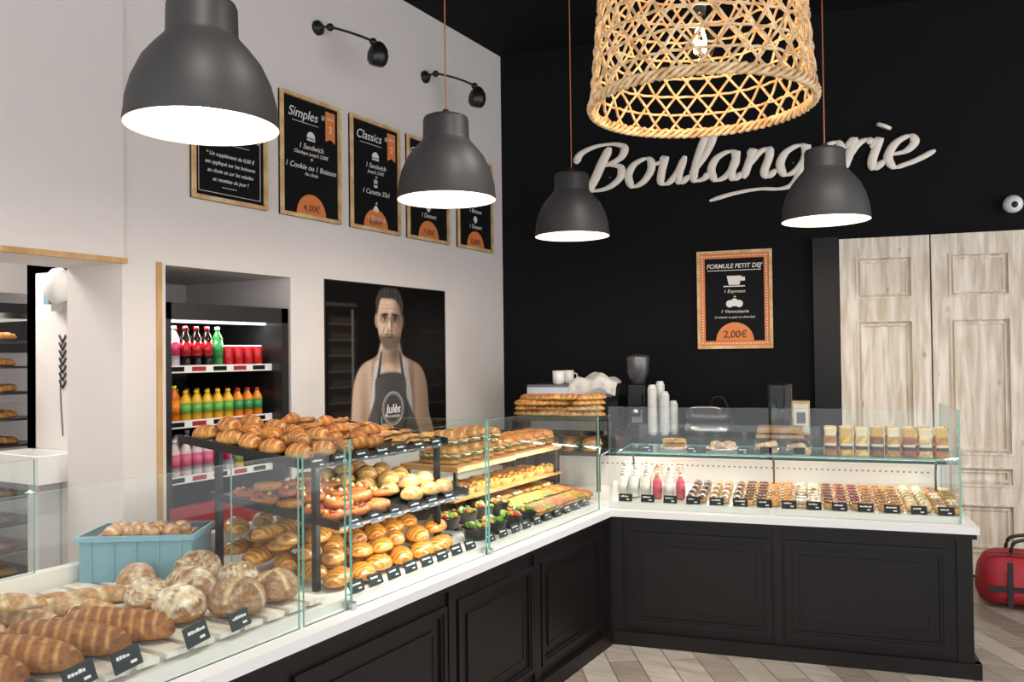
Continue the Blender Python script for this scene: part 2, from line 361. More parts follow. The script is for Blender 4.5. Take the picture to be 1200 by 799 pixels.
w=MB('towel_dispenser',fr_((-4.26,2.648,1.985),(1,0,0),(0,0,1),(0,-1,0))); w.add(loaf(.14,.2,.11,0,nu=16,nv=14)[:2],'plastic_white',smooth=True); w.box(-.12,-.075,-.09,.03,.0,.05,'crate_blue'); w.box(-.05,.05,-.13,-.09,.02,.05,'steel'); w.build()
w=MB('wheat_wall_decal',fr_((-4.24,2.648,1.2),(1,0,0),(0,0,1),(0,-1,0)))
for sx in (-.05,.05):
    w.add(tube(smoothpath([(sx,0,.002),(sx*1.4,.25,.002),(sx,.5,.002)]),.004,6,flat=.3),'plastic_black')
    for k in range(7):
        for q in (-1,1): w.add(tube([(sx,.25+k*.04,.002),(sx+q*.03,.29+k*.04,.002)],.007,6,flat=.3),'plastic_black')
w.build()
# ------------------------------------------------------------ doors
d=MB('door_1',MK)
D0=-.035
def leaf(a0,a1):
    zt=2.42; st=.11
    d.box(a0,a0+st,D0,0,.02,zt,'door_wood'); d.box(a1-st,a1,D0,0,.02,zt,'door_wood')
    rails=[(.02,.18),(.52,.64),(.78,.86),(1.82,1.97),(2.28,2.42)]
    for z0,z1 in rails: d.box(a0+st,a1-st,D0,0,z0,z1,'door_wood')
    for (p0,p1) in zip(rails[:-1],rails[1:]):
        z0,z1=p0[1],p1[0]
        d.box(a0+st,a1-st,D0+.028,0,z0,z1,'door_wood')
        for q,h in ((.0,.03),(.03,.022)):
            w_=.014
            x0,x1,y0,y1=a0+st+q,a1-st-q,z0+q,z1-q
            dd=D0+(-.008 if q==0 else .012)
            d.box(x0,x1,dd,D0+.03,y0,y0+w_,'door_wood');d.box(x0,x1,dd,D0+.03,y1-w_,y1,'door_wood')
            d.box(x0,x0+w_,dd,D0+.03,y0+w_,y1-w_,'door_wood');d.box(x1-w_,x1,dd,D0+.03,y0+w_,y1-w_,'door_wood')
leaf(2.645,3.245); leaf(3.255,3.86); leaf(3.865,4.47)
d.build()
w=MB('trim_3',MK); w.box(2.46,2.64,-.03,0,0,2.44,'base_black'); w.box(2.46,2.49,-.05,-.03,0,2.44,'base_black'); w.build()
# ------------------------------------------------------------ counters
def panel(mb,a0,a1,z0,z1):
    for q,wd,dep in ((0,.022,.016),(.022,.014,.010),(.075,.012,.008)):
        x0,x1,y0,y1=a0+q,a1-q,z0+q,z1-q
        mb.box(x0,x1,-dep,0,y0,y0+wd,'base_black');mb.box(x0,x1,-dep,0,y1-wd,y1,'base_black')
        mb.box(x0,x0+wd,-dep,0,y0+wd,y1-wd,'base_black');mb.box(x1-wd,x1,-dep,0,y0+wd,y1-wd,'base_black')
    mb.box(a0+.087,a1-.087,-.005,0,z0+.087,z1-.087,'base_black')
def pane(mb,x0,x1,y0,y1,z0,z1):
    V,F=box(x0,x1,y0,y1,z0,z1); dims=[x1-x0,y1-y0,z1-z0]; k=int(np.argmin(dims))
    big={0:(4,5),1:(2,3),2:(0,1)}[k]
    mb.add((V,[F[i] for i in big]),'glass'); mb.add((V,[F[i] for i in range(6) if i not in big]),'glass_edge')
def Rw(a,b): p=MR@np.array([a,b,0,1]); return (p[0],p[1])
BD=1.08
def isect(b2,bd):
    n=np.array([-math.sin(aC),math.cos(aC)]); O=np.array([-1.904,4.317]); x=-1.904-b2
    y=(bd-(x-O[0])*n[0])/n[1]+O[1]; return (x,y)
def Lpoly(a0,b0,b1,e0,e1):
    p0=isect(b0,e0); p1=isect(b1,e1)
    return [(-1.904-b0,a0),p0,p1,(-1.904-b1,a0)]
def Rpoly(a1,b0,b1,e0,e1):
    p0=isect(e0,b0); p1=isect(e1,b1); q0=Rw(a1,b0); q1=Rw(a1,b1)
    return [p0,q0,q1,p1]
RD=.86
c=MB('display_counter')
c.add(prism(Lpoly(.3,0,BD,0,RD),0,.70),'base_black')
c.add(prism(Lpoly(.3,-.03,.02,-.03,.02),0,.075),'base_black')
c.add(prism(Lpoly(.3,-.018,.02,-.018,.02),.675,.70),'base_black')
c.add(prism(Lpoly(.3,-.03,BD,-.03,RD),.70,.735),'ledge_white')
c.add(prism(Lpoly(.3,.07,BD,.07,RD),.735,.765),'deck_white')
c.M=ML
for a0,a1 in ((.35,1.05),(1.12,1.82),(1.9,2.72),(2.8,3.42),(3.5,4.18)): panel(c,a0,a1,.13,.62)
c.box(3.43,3.49,-.012,0,.075,.675,'base_black'); c.box(2.735,2.785,-.012,0,.075,.675,'base_black')
for k in range(19):
    a=.42+k*.092; c.box(a,a+.07,.09,1.02,.775,.79,'slat_wood')
for b in (.12,.55,.98): c.box(.4,2.12,b,b+.03,.765,.775,'slat_wood')
c.box(.3,4.9,1.03,1.08,.765,.85,'deck_white')
pane(c,.32,1.98,.04,.048,.735,1.29)
pane(c,2.0,2.2,.04,.048,.735,1.29)
pane(c,2.225,3.10,.035,.043,.735,1.315)
pane(c,3.125,4.28,.035,.043,.735,1.315)
pane(c,2.212,2.220,.035,.62,.735,1.315)
pane(c,3.108,3.116,.035,.62,.735,1.315)
pane(c,.32,1.72,1.05,1.058,.85,1.25)
for a in (2.217,3.112): c.box(a-.012,a+.012,.02,.06,.735,.76,'steel')
c.build()
c=MB('display_counter')
c.add(prism(Rpoly(1.80,0,RD,0,BD),0,.70),'base_black')
c.add(prism(Rpoly(1.83,-.03,.02,-.03,.02),0,.075),'base_black')
c.add(prism(Rpoly(1.82,-.018,.02,-.018,.02),.675,.70),'base_black')
c.add(prism(Rpoly(1.83,-.03,RD,-.03,BD),.70,.735),'ledge_white')
c.add(prism(Rpoly(1.78,.07,RD-.22,.07,BD),.735,.765),'deck_white')
c.M=MR
c.box(1.80,1.83,-.02,RD,.0,.075,'base_black')
for a0,a1 in ((.11,.86),(.93,1.69)): panel(c,a0,a1,.12,.62)
c.box(.875,.915,-.012,0,.075,.675,'base_black'); c.box(1.73,1.80,-.012,0,.075,.675,'base_black'); c.box(.02,.08,-.012,0,.075,.675,'base_black')
c.add(([(.0,.09,.765),(1.75,.09,.765),(1.75,.62,.80),(-.1,.62,.80),(.0,.09,.735),(1.75,.09,.735),(1.75,.62,.735),(-.1,.62,.735)],[(0,1,2,3),(0,4,5,1),(1,5,6,2),(2,6,7,3),(3,7,4,0)]),'deck_white')
c.box(-.45,1.78,.62,.65,.735,.955,'deck_white')
for k in range(62):
    a=-.2+k*.031; c.box(a,a+.009,.6185,.62,.905,.913,'plastic_black')
c.box(-.45,1.78,.65,RD,.735,.94,'base_black'); c.box(-.45,1.79,.62,RD+.01,.955,.975,'base_black')
pane(c,.0,.86,.04,.048,.735,1.30); pane(c,.875,1.755,.04,.048,.735,1.30)
pane(c,1.757,1.765,.04,.62,.735,1.30)
pane(c,.03,1.75,.12,.56,1.035,1.043)
pane(c,-.3,1.75,.6,.608,.975,1.16)
for a in (.05,.87,1.72):
    c.add(tube(smoothpath([(a,.52,.80),(a,.52,.93),(a,.45,1.0),(a,.2,1.03)]),.006,6),'metal_black',smooth=True)
c.build()
# ------------------------------------------------------------ tags
tg=MB('price_tags')
def tag(M,a,b,z,w=.075,h=.042,rz=0,dark='slate_blue'):
    A=M@T(a,b,z)@RZ(rz)@RX(-.35)
    tg.box(-w/2,w/2,-.002,.002,0,h,dark,A)
    n=random.randint(4,6); x=-w*.36
    for i in range(n):
        l=w*random.uniform(.07,.15)
        if x+l<w*.4: tg.box(x,x+l,-.0028,-.002,h*.58,h*.58+h*random.uniform(.1,.18),'ink_white',A)
        x+=l+w*.025
    tg.box(w*.08,w*.3,-.0028,-.002,h*.2,h*.33,'ink_white',A)
for a in (.95,1.12,1.27,1.40,1.62): tag(ML,a,.075,.792,.10,.055,rz=.25)
for a in (1.78,): tag(ML,a,.08,.79,.09,.05,rz=.2)
for a in np.arange(2.30,3.06,.105): tag(ML,a,.075,.768)
for a in np.arange(3.2,4.2,.11): tag(ML,a,.075,.768,.07,.04)
for a in np.arange(.08,1.75,.125): tag(MR,a,.082,.768,.075,.042,dark='slate')
# ------------------------------------------------------------ bread on left counter
br=MB('bread_loaves',ML)
zb=.792
for a,b,r,L in ((.98,.36,pi/2+.25,.40),(1.12,.37,pi/2+.3,.42),(1.26,.36,pi/2+.28,.42),(1.40,.35,pi/2+.3,.40),(1.54,.33,pi/2+.35,.36)):
    br.add(loaf(L,.125,.085,10,1.7,top=rgb('8E5322'),side=rgb('B57A3A'),score=rgb('CF9C5C'),nu=90,nv=20,sw=.16,gro=.045,p=3.2),'baked',T(a,b,zb)@RZ(r),smooth=True)
for a,b,r,z in ((1.12,.80,pi/2+.1,0),(1.3,.82,pi/2+.4,0),(1.45,.74,pi/2+.3,0),(1.57,.72,pi/2+.5,0),(1.36,.76,pi/2+.6,.06),(1.72,.70,pi/2+.9,0)):
    br.add(loaf(.44,.075,.055,5,.6,top=rgb('BD8443'),side=rgb('D9AE70'),score=CM,nu=54,nv=16,flour=.3),'baked',T(a,b,zb+z)@RZ(r),smooth=True)
bo=rgb('8F5A2C')
for a,b,r,fl,cr in ((1.86,.19,.088,.15,1),(2.03,.20,.078,.1,1),(1.73,.30,.082,.75,0),(2.06,.62,.085,.7,0),(1.90,.46,.085,.55,0),(2.05,.40,.075,.6,1),(1.78,.52,.07,.6,0)):
    br.add(loaf(r*2,r*2,r*1.35,3,.3,top=bo,side=rgb('B07C45'),score=CM,flour=fl+.1,p=2.1,nu=64,nv=56,cross=bool(cr),gro=.12),'baked',T(a,b,zb)@RZ(random.uniform(0,3)),smooth=True)
br.add(loaf(.19,.13,.09,2,.3,top=rgb('9A5B28'),score=FL,flour=.45,p=2.2,nu=34,nv=18,cross=True),'baked',T(1.90,.74,zb)@RZ(1.0),smooth=True)
br.add(loaf(.2,.2,.13,3,.3,top=bo,flour=.3,p=2,nu=30,nv=24),'baked',T(1.28,1.0-.02,zb)@RZ(1),smooth=True)
for a,b in ((1.50,.55),(1.58,.58),(1.54,.50),(1.20,.62),(1.05,.62)):
    br.add(loaf(.09,.055,.045,2,.3,top=rgb('7A4A22'),p=2.2,nu=16,nv=12),'baked',T(a,b,zb)@RZ(random.uniform(0,3)),smooth=True)
for k in range(9):
    br.add(loaf(.15,.15,.09,3,.3,top=bo,flour=.4,p=2,nu=24,nv=18,cross=k%2==0),'baked',T(.5+.14*(k%3),.2+.17*(k//3),zb)@RZ(k),smooth=True)
br.build()
# crate
cr=MB('blue_crate',T(-2.80,2.06,.768)@RZ(math.radians(33)))
W,Dp,Hh,t=.20,.12,.19,.008
def ringbox(mb,w,d_,z0,z1,t,mat):
    mb.box(-w,w,-d_,-d_+t,z0,z1,mat);mb.box(-w,w,d_-t,d_,z0,z1,mat);mb.box(-w,-w+t,-d_+t,d_-t,z0,z1,mat);mb.box(w-t,w,-d_+t,d_-t,z0,z1,mat)
cr.box(-W,W,-Dp,Dp,0,.01,'crate_blue'); ringbox(cr,W,Dp,.01,Hh,t,'crate_blue'); ringbox(cr,W+.012,Dp+.012,Hh-.02,Hh,.02,'crate_blue')
for k in range(5): cr.box(-W+.04+k*.08,-W+.046+k*.08,-Dp-.006,-Dp,.01,Hh-.02,'crate_blue')
scatter(cr,-W+.01,W-.01,-Dp+.01,Dp-.01,lambda a,b:.13,lambda:loaf(.085,.07,.05,2,.3,nu=16,nv=12,p=2.1,flour=.25),.075,.07,rj=3,layers=2,lh=.035)
cr.box(-W+.01,W-.01,-Dp+.01,Dp-.01,.01,.128,'board_wood')
cr.build()
# ------------------------------------------------------------ pastry rack
pr=MB('pastry_display_rack',ML)
RA0,RA1=2.235,3.02
def tilt_shelf(mb,a0,a1,b0,b1,zf,zr,mat='metal_black',t=.012):
    mb.add(([(a0,b0,zf),(a1,b0,zf),(a1,b1,zr),(a0,b1,zr),(a0,b0,zf-t),(a1,b0,zf-t),(a1,b1,zr-t),(a0,b1,zr-t)],[(0,1,2,3),(4,7,6,5),(0,4,5,1),(1,5,6,2),(2,6,7,3),(3,7,4,0)]),mat)
    for (x0,x1) in ((a0,a0+.008),(a1-.008,a1)):
        mb.add(([(x0,b0,zf),(x1,b0,zf),(x1,b1,zr),(x0,b1,zr),(x0,b0,zf+.018),(x1,b0,zf+.018),(x1,b1,zr+.018),(x0,b1,zr+.018)],[(0,3,2,1),(4,5,6,7),(0,1,5,4),(1,2,6,5),(2,3,7,6),(3,0,4,7)]),mat)
tilt_shelf(pr,2.14,RA1,.18,.82,1.225,1.29); tilt_shelf(pr,2.235,RA1+.04,.10,.76,1.005,1.065)
for a in (RA0+.01,RA1-.03):
    for b in (.22,.72): pr.box(a-.011,a+.011,b-.011,b+.011,.765,1.24 if b<.5 else 1.275,'metal_black')
pr.build()
zt=lambda a,b:1.227+(b-.18)/.64*.065
zm=lambda a,b:1.007+(b-.10)/.66*.06
pa=MB('pastries_top_shelf',ML)
cg=lambda:croissant(.042,.032,rgb('A9601F'),rgb('D69A4C'))
bun=lambda:loaf(.11,.085,.06,4,.5,top=rgb('A65F22'),side=rgb('D9A35A'),p=2.2,nu=24,nv=12,gro=.06,score=rgb('E6BC78'))
pc=lambda:loaf(.12,.075,.045,3,0,top=rgb('B56A28'),side=rgb('D59A50'),score=rgb('4A2412'),p=5,nu=20,nv=12,gro=.04)
red=lambda:swirl(.052,.03,rgb('9A3A18'),rgb('D8904A'))
chop=lambda:slab(.12,.06,.03,rgb('8A4A1E'),rgb('D7A868'))
scatter(pa,2.15,2.52,.2,.8,zt,lambda:random.choice([bun,cg,bun])(),.105,.12,rot=pi/2,layers=2,lh=.035)
scatter(pa,2.50,2.76,.2,.8,zt,lambda:random.choice([pc,cg,chop])(),.09,.12,rot=.4,layers=2,lh=.032)
scatter(pa,2.76,3.02,.2,.8,zt,lambda:random.choice([chop,chop,red])(),.085,.12,rot=.3,layers=1,lh=.03)
pa.build()
pa=MB('pastries_middle_shelf',ML)
def pizzette():
    return merge(swirl(.055,.022,rgb('B8702C'),rgb('C05A28'),2),*[moved((sphere(.011,6,4)[0],sphere(.011,6,4)[1],np.ones((30,3))*np.array(random.choice([rgb('B5301C'),rgb('F0D9A0'),rgb('5A2A14'),rgb('E8B040')]))),.032*math.cos(k*1.1+random.random()),.032*math.sin(k*1.1),.025) for k in range(6)])
scatter(pa,2.25,2.70,.12,.75,zm,lambda:random.choice([pizzette,pizzette,red])(),.115,.115,layers=2,lh=.03)
scatter(pa,2.70,3.05,.12,.75,zm,lambda:loaf(.12,.09,.06,5,.5,top=rgb('C98B3C'),side=rgb('E5C07A'),p=2.2,nu=22,nv=12,score=CM,gro=.05),.105,.115,rot=.6,layers=2,lh=.03)
pa.build()
pa=MB('apple_turnovers',ML)
zd=lambda a,b:.767+(b-.1)*.10
ch=lambda:loaf(.15,.10,.06,7,1.4,top=rgb('B36318'),side=rgb('E09A3E'),score=rgb('E8AE55'),p=2.1,nu=40,nv=14,gro=.07,sw=.2)
scatter(pa,2.25,3.08,.11,.78,zd,lambda:random.choice([ch,ch,ch,bun])(),.125,.135,rot=.5,rj=.5,layers=2,lh=.045,mat='glaze')
scatter(pa,2.25,3.08,.35,.78,zd,lambda:random.choice([ch,bun])(),.125,.135,rot=.5,rj=.5,layers=1,lh=.045,mat='glaze',M=T(0,0,.09))
pa.build()
for z_,zf,s in (('t',zt,.19),('m',zm,.11)):
    for a in np.arange(2.22 if z_=='t' else 2.32,3.0,.12): tag(ML,a,s-.012,zf(a,s)-.02,.075,.042)
# ------------------------------------------------------------ middle case
sa=MB('salad_tubs',ML)
for i,a in enumerate(np.arange(3.22,3.68,.15)):
    for j,b in enumerate((.17,.33,.49)):
        z=.77+.03*j
        sa.add(lathe([(.05,0),(.066,.05),(.068,.052)],16,True),'plastic_black',T(a,b,z),smooth=True)
        for k in range(16):
            an=random.random()*6.28; rr=.05*random.random()**.5
            sa.add((lambda s:(s[0],s[1],np.ones((len(s[0]),3))*np.array(random.choice([rgb('6F9C2E'),rgb('93B84A'),rgb('4F7A22'),rgb('C9402A'),rgb('EFE2B8'),rgb('D99B3A')]))))(sphere(random.uniform(.012,.02),7,5,.6)),'baked',T(a+rr*math.cos(an),b+rr*math.sin(an),z+.055+random.random()*.012)@RX(random.random()),smooth=True)
sa.build()
qs=MB('pizza_slices',ML)
for i,a in enumerate(np.arange(3.72,4.32,.11)):
    for j,b in enumerate(np.arange(.15,.72,.13)):
        qs.add(slab(.1,.12,.03,rgb('D9A650'),random.choice([rgb('B8401F'),rgb('6F8A2E'),rgb('E9D39A')])),'baked',T(a,b,.80+(b-.1)*.12)@RX(.1+random.uniform(-.05,.05))@RZ(random.uniform(-.2,.2)),smooth=True)
tilt_shelf(qs,3.68,4.30,.1,.78,.79,.87,'steel_dark',.008)
qs.box(3.69,3.70,.12,.13,.765,.79,'steel_dark'); qs.box(4.28,4.29,.12,.13,.765,.79,'steel_dark'); qs.box(3.69,3.70,.74,.75,.765,.86,'steel_dark'); qs.box(4.28,4.29,.74,.75,.765,.86,'steel_dark')
qs.build()
sw=MB('filled_sandwiches',ML)
sw.box(3.3,3.85,.32,.66,1.045,1.07,'board_wood'); sw.box(3.88,4.42,.34,.68,1.045,1.07,'board_wood')
for a in (3.34,4.38):
    for b in (.36,.64): sw.box(a-.008,a+.008,b-.008,b+.008,.765,1.045,'metal_black')
for a in np.arange(3.38,3.82,.105):
    for l in range(2): sw.add(sandwich(.24,.085,.075),'baked',T(a,.48+.02*l,1.07+l*.065)@RZ(pi/2+random.uniform(-.15,.15)),smooth=True)
for a in np.arange(3.95,4.4,.11):
    for l in range(2): sw.add(sandwich(.12,.11,.075,True),'baked',T(a,.44+.1*l,1.07)@RZ(pi/2+random.uniform(-.15,.15)),smooth=True)
sw.box(3.3,4.42,.34,.66,.90,.91,'board_wood')
sw.build()
w2=MB('quiches',ML)
for a in np.arange(3.38,4.4,.125): w2.add(tart(.055,.03,random.choice([rgb('D9A23E'),rgb('C8862E'),rgb('B5742A')]),5),'baked',T(a,.42,.911),smooth=True); w2.add(slab(.11,.11,.03,rgb('D9A650'),rgb('A8501F')),'baked',T(a,.56,.911),smooth=True)
w2.build()
fb=MB('flatbread_rack',MR)
fb.box(-.72,-.12,.36,.72,1.19,1.205,'metal_black')
for a in (-.7,-.14):
    for b in (.38,.70): fb.box(a-.01,a+.01,b-.01,b+.01,.765,1.19,'metal_black')
fb.box(-.72,-.12,.36,.72,.98,.99,'metal_black')
for l in range(4):
    for k in range(4): fb.add(loaf(.24,.10,.04,6,.3,top=rgb('BE8038'),side=rgb('E0B870'),score=rgb('8A4A1E'),p=4,nu=26,nv=12),'baked',T(-.60+k*.12+random.uniform(-.03,.03),.54+random.uniform(-.03,.03),1.206+l*.034)@RZ(.3+random.uniform(-.7,.7))@RX(random.uniform(-.08,.08)),smooth=True)
for k in range(4): fb.add(sandwich(.2,.09,.075),'baked',T(-.62+k*.135,.54,.991)@RZ(pi/2+random.uniform(-.2,.2)),smooth=True)
fb.build()
# ------------------------------------------------------------ right case contents
zr_=lambda a,b:.767+(b-.09)/.53*.035
jb=MB('juice_bottles',MR)
jc=[(rgb('EFE9DC'),rgb('F3F1EC')),(rgb('F0B63A'),rgb('F6EFD8')),(rgb('E9E4DA'),rgb('D9546A')),(rgb('EFE3B0'),rgb('F4F2EA'))]
for i in range(6):
    for j in range(5):
        l,lb=jc[(i*2+j)%4] if i>1 else jc[0]
        a=.045+i*.066-j*.012; b=.19+j*.085
        jb.add(bottle(.026,.135,lb if (i+j)%2 else l,lb,cap=rgb('F4F4F2') if (i+j)%3 else rgb('E0B030')),'gloss',T(a,b,zr_(a,b)+.003),smooth=True)
jb.build()
pt=MB('small_cakes',MR)
ecl=lambda t,s:(lambda:loaf(.105,.05,.042,0,top=rgb(t),side=rgb(s),p=3.5,nu=16,nv=10))
tr_=lambda c,n,r=.033:(lambda:tart(r,.026,rgb(c),n))
kinds=[(ecl('3C1D10','DDA458'),2),(ecl('B9803F','EBD3A2'),2),(ecl('4A2412','DDA458'),1),(tr_('5A2A14',4),2),(tr_('C98A3A',5),2),(lambda:slab(.06,.06,.042,rgb('E9D9B0'),rgb('7A3E18')),2),(tr_('6E2A14',6),1),(tr_('86141A',7),2),(tr_('A8702E',6),3),(lambda:loaf(.06,.06,.045,3,top=rgb('E8D3A0'),p=2,nu=14,nv=10),2),(lambda:tart(.033,.026,rgb(random.choice(['E9D9C8','C98A7A','F0E6D0','A8905A'])),5),2)]
a_=.435
for ki,(g,n_) in enumerate(kinds):
    long_=ki<3
    for q in range(n_):
        for b_i in (np.arange(.165,.58,.118) if long_ else np.arange(.14,.60,.070)):
            pt.add(g(),'glaze',T(a_+random.uniform(-.003,.003),b_i,zr_(a_,b_i)+.001)@RZ((pi/2 if long_ else 0)+random.uniform(-.06,.06)),smooth=True)
        a_+=.060 if long_ else .0655
    a_+=.004
pt.build()
ck=MB('biscuit_bags',MR)
def bag(c,c2):
    nu,nv=16,18; P=[]; C=[]; sd=random.randint(0,999)
    for i in range(nu):
        t=i/(nu-1); z=.15*t
        if t<.7: w_=.033-.004*t; d_=.023*(1-.75*(t/.7)**2)
        elif t<.8: w_=.026; d_=.004
        else: w_=.028+.004*math.sin(t*90); d_=.0025
        for j in range(nv):
            a=2*pi*j/nv; x=w_*np.sign(math.cos(a))*abs(math.cos(a))**.5; y=d_*math.sin(a)
            P.append((x+.0015*math.sin(23*t+j*2),y+.002*math.sin(31*t+j*3+sd),z+(.004*math.sin(j*2.1+sd) if t>.9 else 0)))
            q=.7+.5*(math.sin(sd+x*400+z*310)*math.sin(z*420+sd+j)>0)
            if t>=.68: col=np.array(c2)
            elif .22<t<.36 and math.sin(a)<-.5: col=np.array(rgb('1A1A1A'))
            elif .36<=t<.44 and math.sin(a)<-.5: col=np.array(rgb('E8DFC8'))
            else: col=np.array(c)*q
            C.append(col)
    return P,gridf(nu,nv)+[tuple(range(nv)),tuple(range((nu-1)*nv,nu*nv))[::-1]],np.array(C)
bc=[rgb('A8693A'),rgb('C9A24A'),rgb('D8B070'),rgb('7A4A24'),rgb('B98A4A'),rgb('9A5A3A'),rgb('D8B888'),rgb('B87A2E'),rgb('B0503A')]
for k in range(8):
    for j in range(2): ck.add(bag(bc[(k+j)%9],rgb('CBA24E') if (k+j)%2 else rgb('D9CBA8')),'pouch',T(1.17+k*.076,.17+j*.09,1.044)@RZ(random.uniform(-.2,.2)),smooth=True)
ck.build()
pl=MB('sampler_plates',MR)
def plate(a,b,r): pl.add(lathe([(r*.6,0),(r,.012),(r*.98,.015),(r*.6,.004),(.001,.004)],24,False),'plastic_white',T(a,b,1.044),smooth=True)
plate(.33,.3,.085); 
for k in range(6): pl.add(slab(.07,.05,.02,rgb('E6C176'),rgb('C88A40')),'baked',T(.30+.06*(k%2),.27+.05*((k//2)%2),1.05+.02*(k//2))@RZ(random.random()*.4),smooth=True)
plate(.60,.3,.095)
for k in range(9): pl.add(loaf(.06,.05,.03,0,top=rgb('C9A27A'),side=FL,p=2,nu=12,nv=10),'baked',T(.60+.045*math.cos(k*.9),.3+.045*math.sin(k*.9),1.05+.015*(k%2)),smooth=True)
for q,(a,n) in enumerate(((.84,7),(1.01,6))):
    for k in range(n): pl.add(loaf(.055,.055,.035,3,top=rgb('B98A55'),side=CM,p=2,nu=12,nv=10,flour=.3),'baked',T(a+.035*math.cos(k),.2+.035*math.sin(k),1.045+.012*k*.5),smooth=True)
    pl.add(loaf(.13,.12,.09,0,p=2,nu=14,nv=14)[:2],'glass',T(a,.2,1.044),smooth=True)
    pl.box(a-.03,a+.03,.128,.132,1.05,1.085,'slate')
pl.build()
for a in (.2,.45,.72): tag(MR,a,.13,1.044,.06,.035)
tg.build()
# ------------------------------------------------------------ back counter & equipment
bc_=MB('back_counter',MK); bc_.box(.12,2.42,-.66,-.02,0,.96,'base_black'); bc_.box(.10,2.44,-.68,-.02,.96,1.0,'base_black'); bc_.build()
em=MB('espresso_machine',MK)
em.box(.42,1.04,-.58,-.15,1.03,1.10,'steel_dark'); em.box(.42,1.04,-.34,-.15,1.10,1.36,'plastic_black'); em.box(.40,1.06,-.60,-.14,1.28,1.37,'steel_dark'); em.box(.40,1.06,-.605,-.60,1.30,1.35,'steel')
for a in (.58,.86):
    em.add(lathe([(.035,1.20),(.035,1.285)],16),'steel',T(a,-.48,0),smooth=True); em.add(tube([(a,-.50,1.22),(a,-.68,1.20)],.014,8),'plastic_black',smooth=True)
for a in (.46,1.0):
    for b in (-.55,-.18): em.box(a-.02,a+.02,b-.02,b+.02,1.0,1.03,'steel')
em.add(tube(smoothpath([(.44,-.6,1.27),(.43,-.64,1.2),(.44,-.62,1.1)]),.006,6),'steel',smooth=True); em.build()
def mug(mb,M,r=.04,h=.085,mat='plastic_white'):
    mb.add(lathe([(r*.8,0),(r,h*.15),(r,h),(r*.9,h),(r*.85,h*.1),(.001,h*.1)],20,False),mat,M,smooth=True)
    mb.add(tube(smoothpath([(r*.95,0,h*.8),(r*1.6,0,h*.7),(r*1.6,0,h*.35),(r*.95,0,h*.25)]),.005,6),mat,M,smooth=True)
mg=MB('coffee_mugs',MK)
for a,b in ((.62,-.5),(.66,-.38)): mug(mg,T(a,b,1.372)@RZ(a*20),.046,.10)
mg.build()
cl=MB('tea_towel',MK)
n=30; V=[];
for i in range(n):
    for j in range(n):
        s_=i/(n-1); t_=j/(n-1); x=.72+.36*s_+.02*math.sin(t_*5); y=-.62+.34*t_; z=1.385+.055*math.sin(s_*pi)**.7*(.6+.4*math.sin(s_*11+t_*4))+.02*math.sin(t_*9+s_*3)**2*math.sin(s_*pi)
        if j<3: z-=.03*(3-j); y=-.612-.004*math.sin(i*.9)
        V.append((x,y,z))
for i in range(n*n): V.append((V[i][0],V[i][1],V[i][2]-.006))
F=[(i*n+j,(i+1)*n+j,(i+1)*n+j+1,i*n+j+1) for i in range(n-1) for j in range(n-1)]
F+=[tuple(k+n*n for k in f)[::-1] for f in F]
cl.add((V,F),'fabric_white',smooth=True); cl.build()
gr=MB('coffee_grinder',MK@T(1.20,-.38,1.0))
gr.box(-.09,.09,-.13,.12,0,.03,'plastic_black'); gr.box(-.065,.065,-.03,.10,.03,.36,'plastic_black'); gr.box(-.05,.05,-.12,-.03,.22,.30,'plastic_black')
gr.add(lathe([(.05,.36),(.055,.38),(.085,.46),(.09,.56),(.085,.58),(.03,.59)],20),'steel_dark',T(0,.03,0),smooth=True)
gr.add(lathe([(.03,.13),(.035,.19)],16),'steel',T(0,-.09,0),smooth=True); gr.box(-.04,.04,-.032,-.03,.08,.18,'steel'); gr.build()
pc_=MB('paper_cups',MK)
for a,b,h in ((1.33,-.50,.33),(1.42,-.50,.28),(1.375,-.42,.36),(1.47,-.42,.2)):
    P=[]; z=1.0; r=.028
    P.append((r,z)); 
    while z<1.0+h: P+= [(r+.006,z+.02),(r+.009,z+.022),(r+.006,z+.024)]; z+=.024
    P.append((r*.8,z+.03)); pc_.add(lathe(P,18),'plastic_white',T(a,b,0),smooth=False)
pc_.build()
pg=MB('panini_grill',MK@T(1.72,-.42,1.0))
pg.add(loaf(.34,.28,.12,0,p=6,nu=20,nv=20)[:2],'steel',T(0,0,.0),smooth=True); pg.add(loaf(.33,.27,.10,0,p=6,nu=20,nv=20)[:2],'steel_dark',T(0,.02,.10),smooth=True)
pg.add(tube(smoothpath([(-.1,-.13,.17),(-.1,-.19,.2),(-.05,-.2,.21),(.05,-.2,.21),(.1,-.19,.2),(.1,-.13,.17)]),.01,8),'steel',smooth=True)
pg.add(tube(smoothpath([(.0,.1,.18),(.03,.1,.26),(.1,.1,.26),(.14,.1,.16),(.17,.1,.02)]),.006,6),'plastic_black',smooth=True); pg.build()
jr=MB('glass_jar',MK@T(2.22,-.42,1.0))
jr.add(lathe([(.05,0),(.075,.01),(.08,.06),(.09,.28),(.094,.3),(.088,.3),(.075,.06),(.07,.015),(.001,.012)],28,False),'glass',T(0,0,.07),smooth=True)
jr.box(-.16,.16,-.14,.12,0,.02,'board_wood'); jr.box(-.15,.15,-.13,.11,.035,.07,'board_wood'); jr.box(-.14,-.11,-.1,.1,.02,.035,'board_wood'); jr.box(.11,.14,-.1,.1,.02,.035,'board_wood'); jr.build()
tb=MB('tea_box',MK@T(2.36,-.22,1.0)); tb.box(-.06,.06,-.05,.05,0,.24,'frame_wood'); tb.box(-.05,.05,-.052,-.05,.02,.22,'ink_white'); tb.box(-.03,.03,-.054,-.052,.08,.16,'steel_dark'); tb.build()
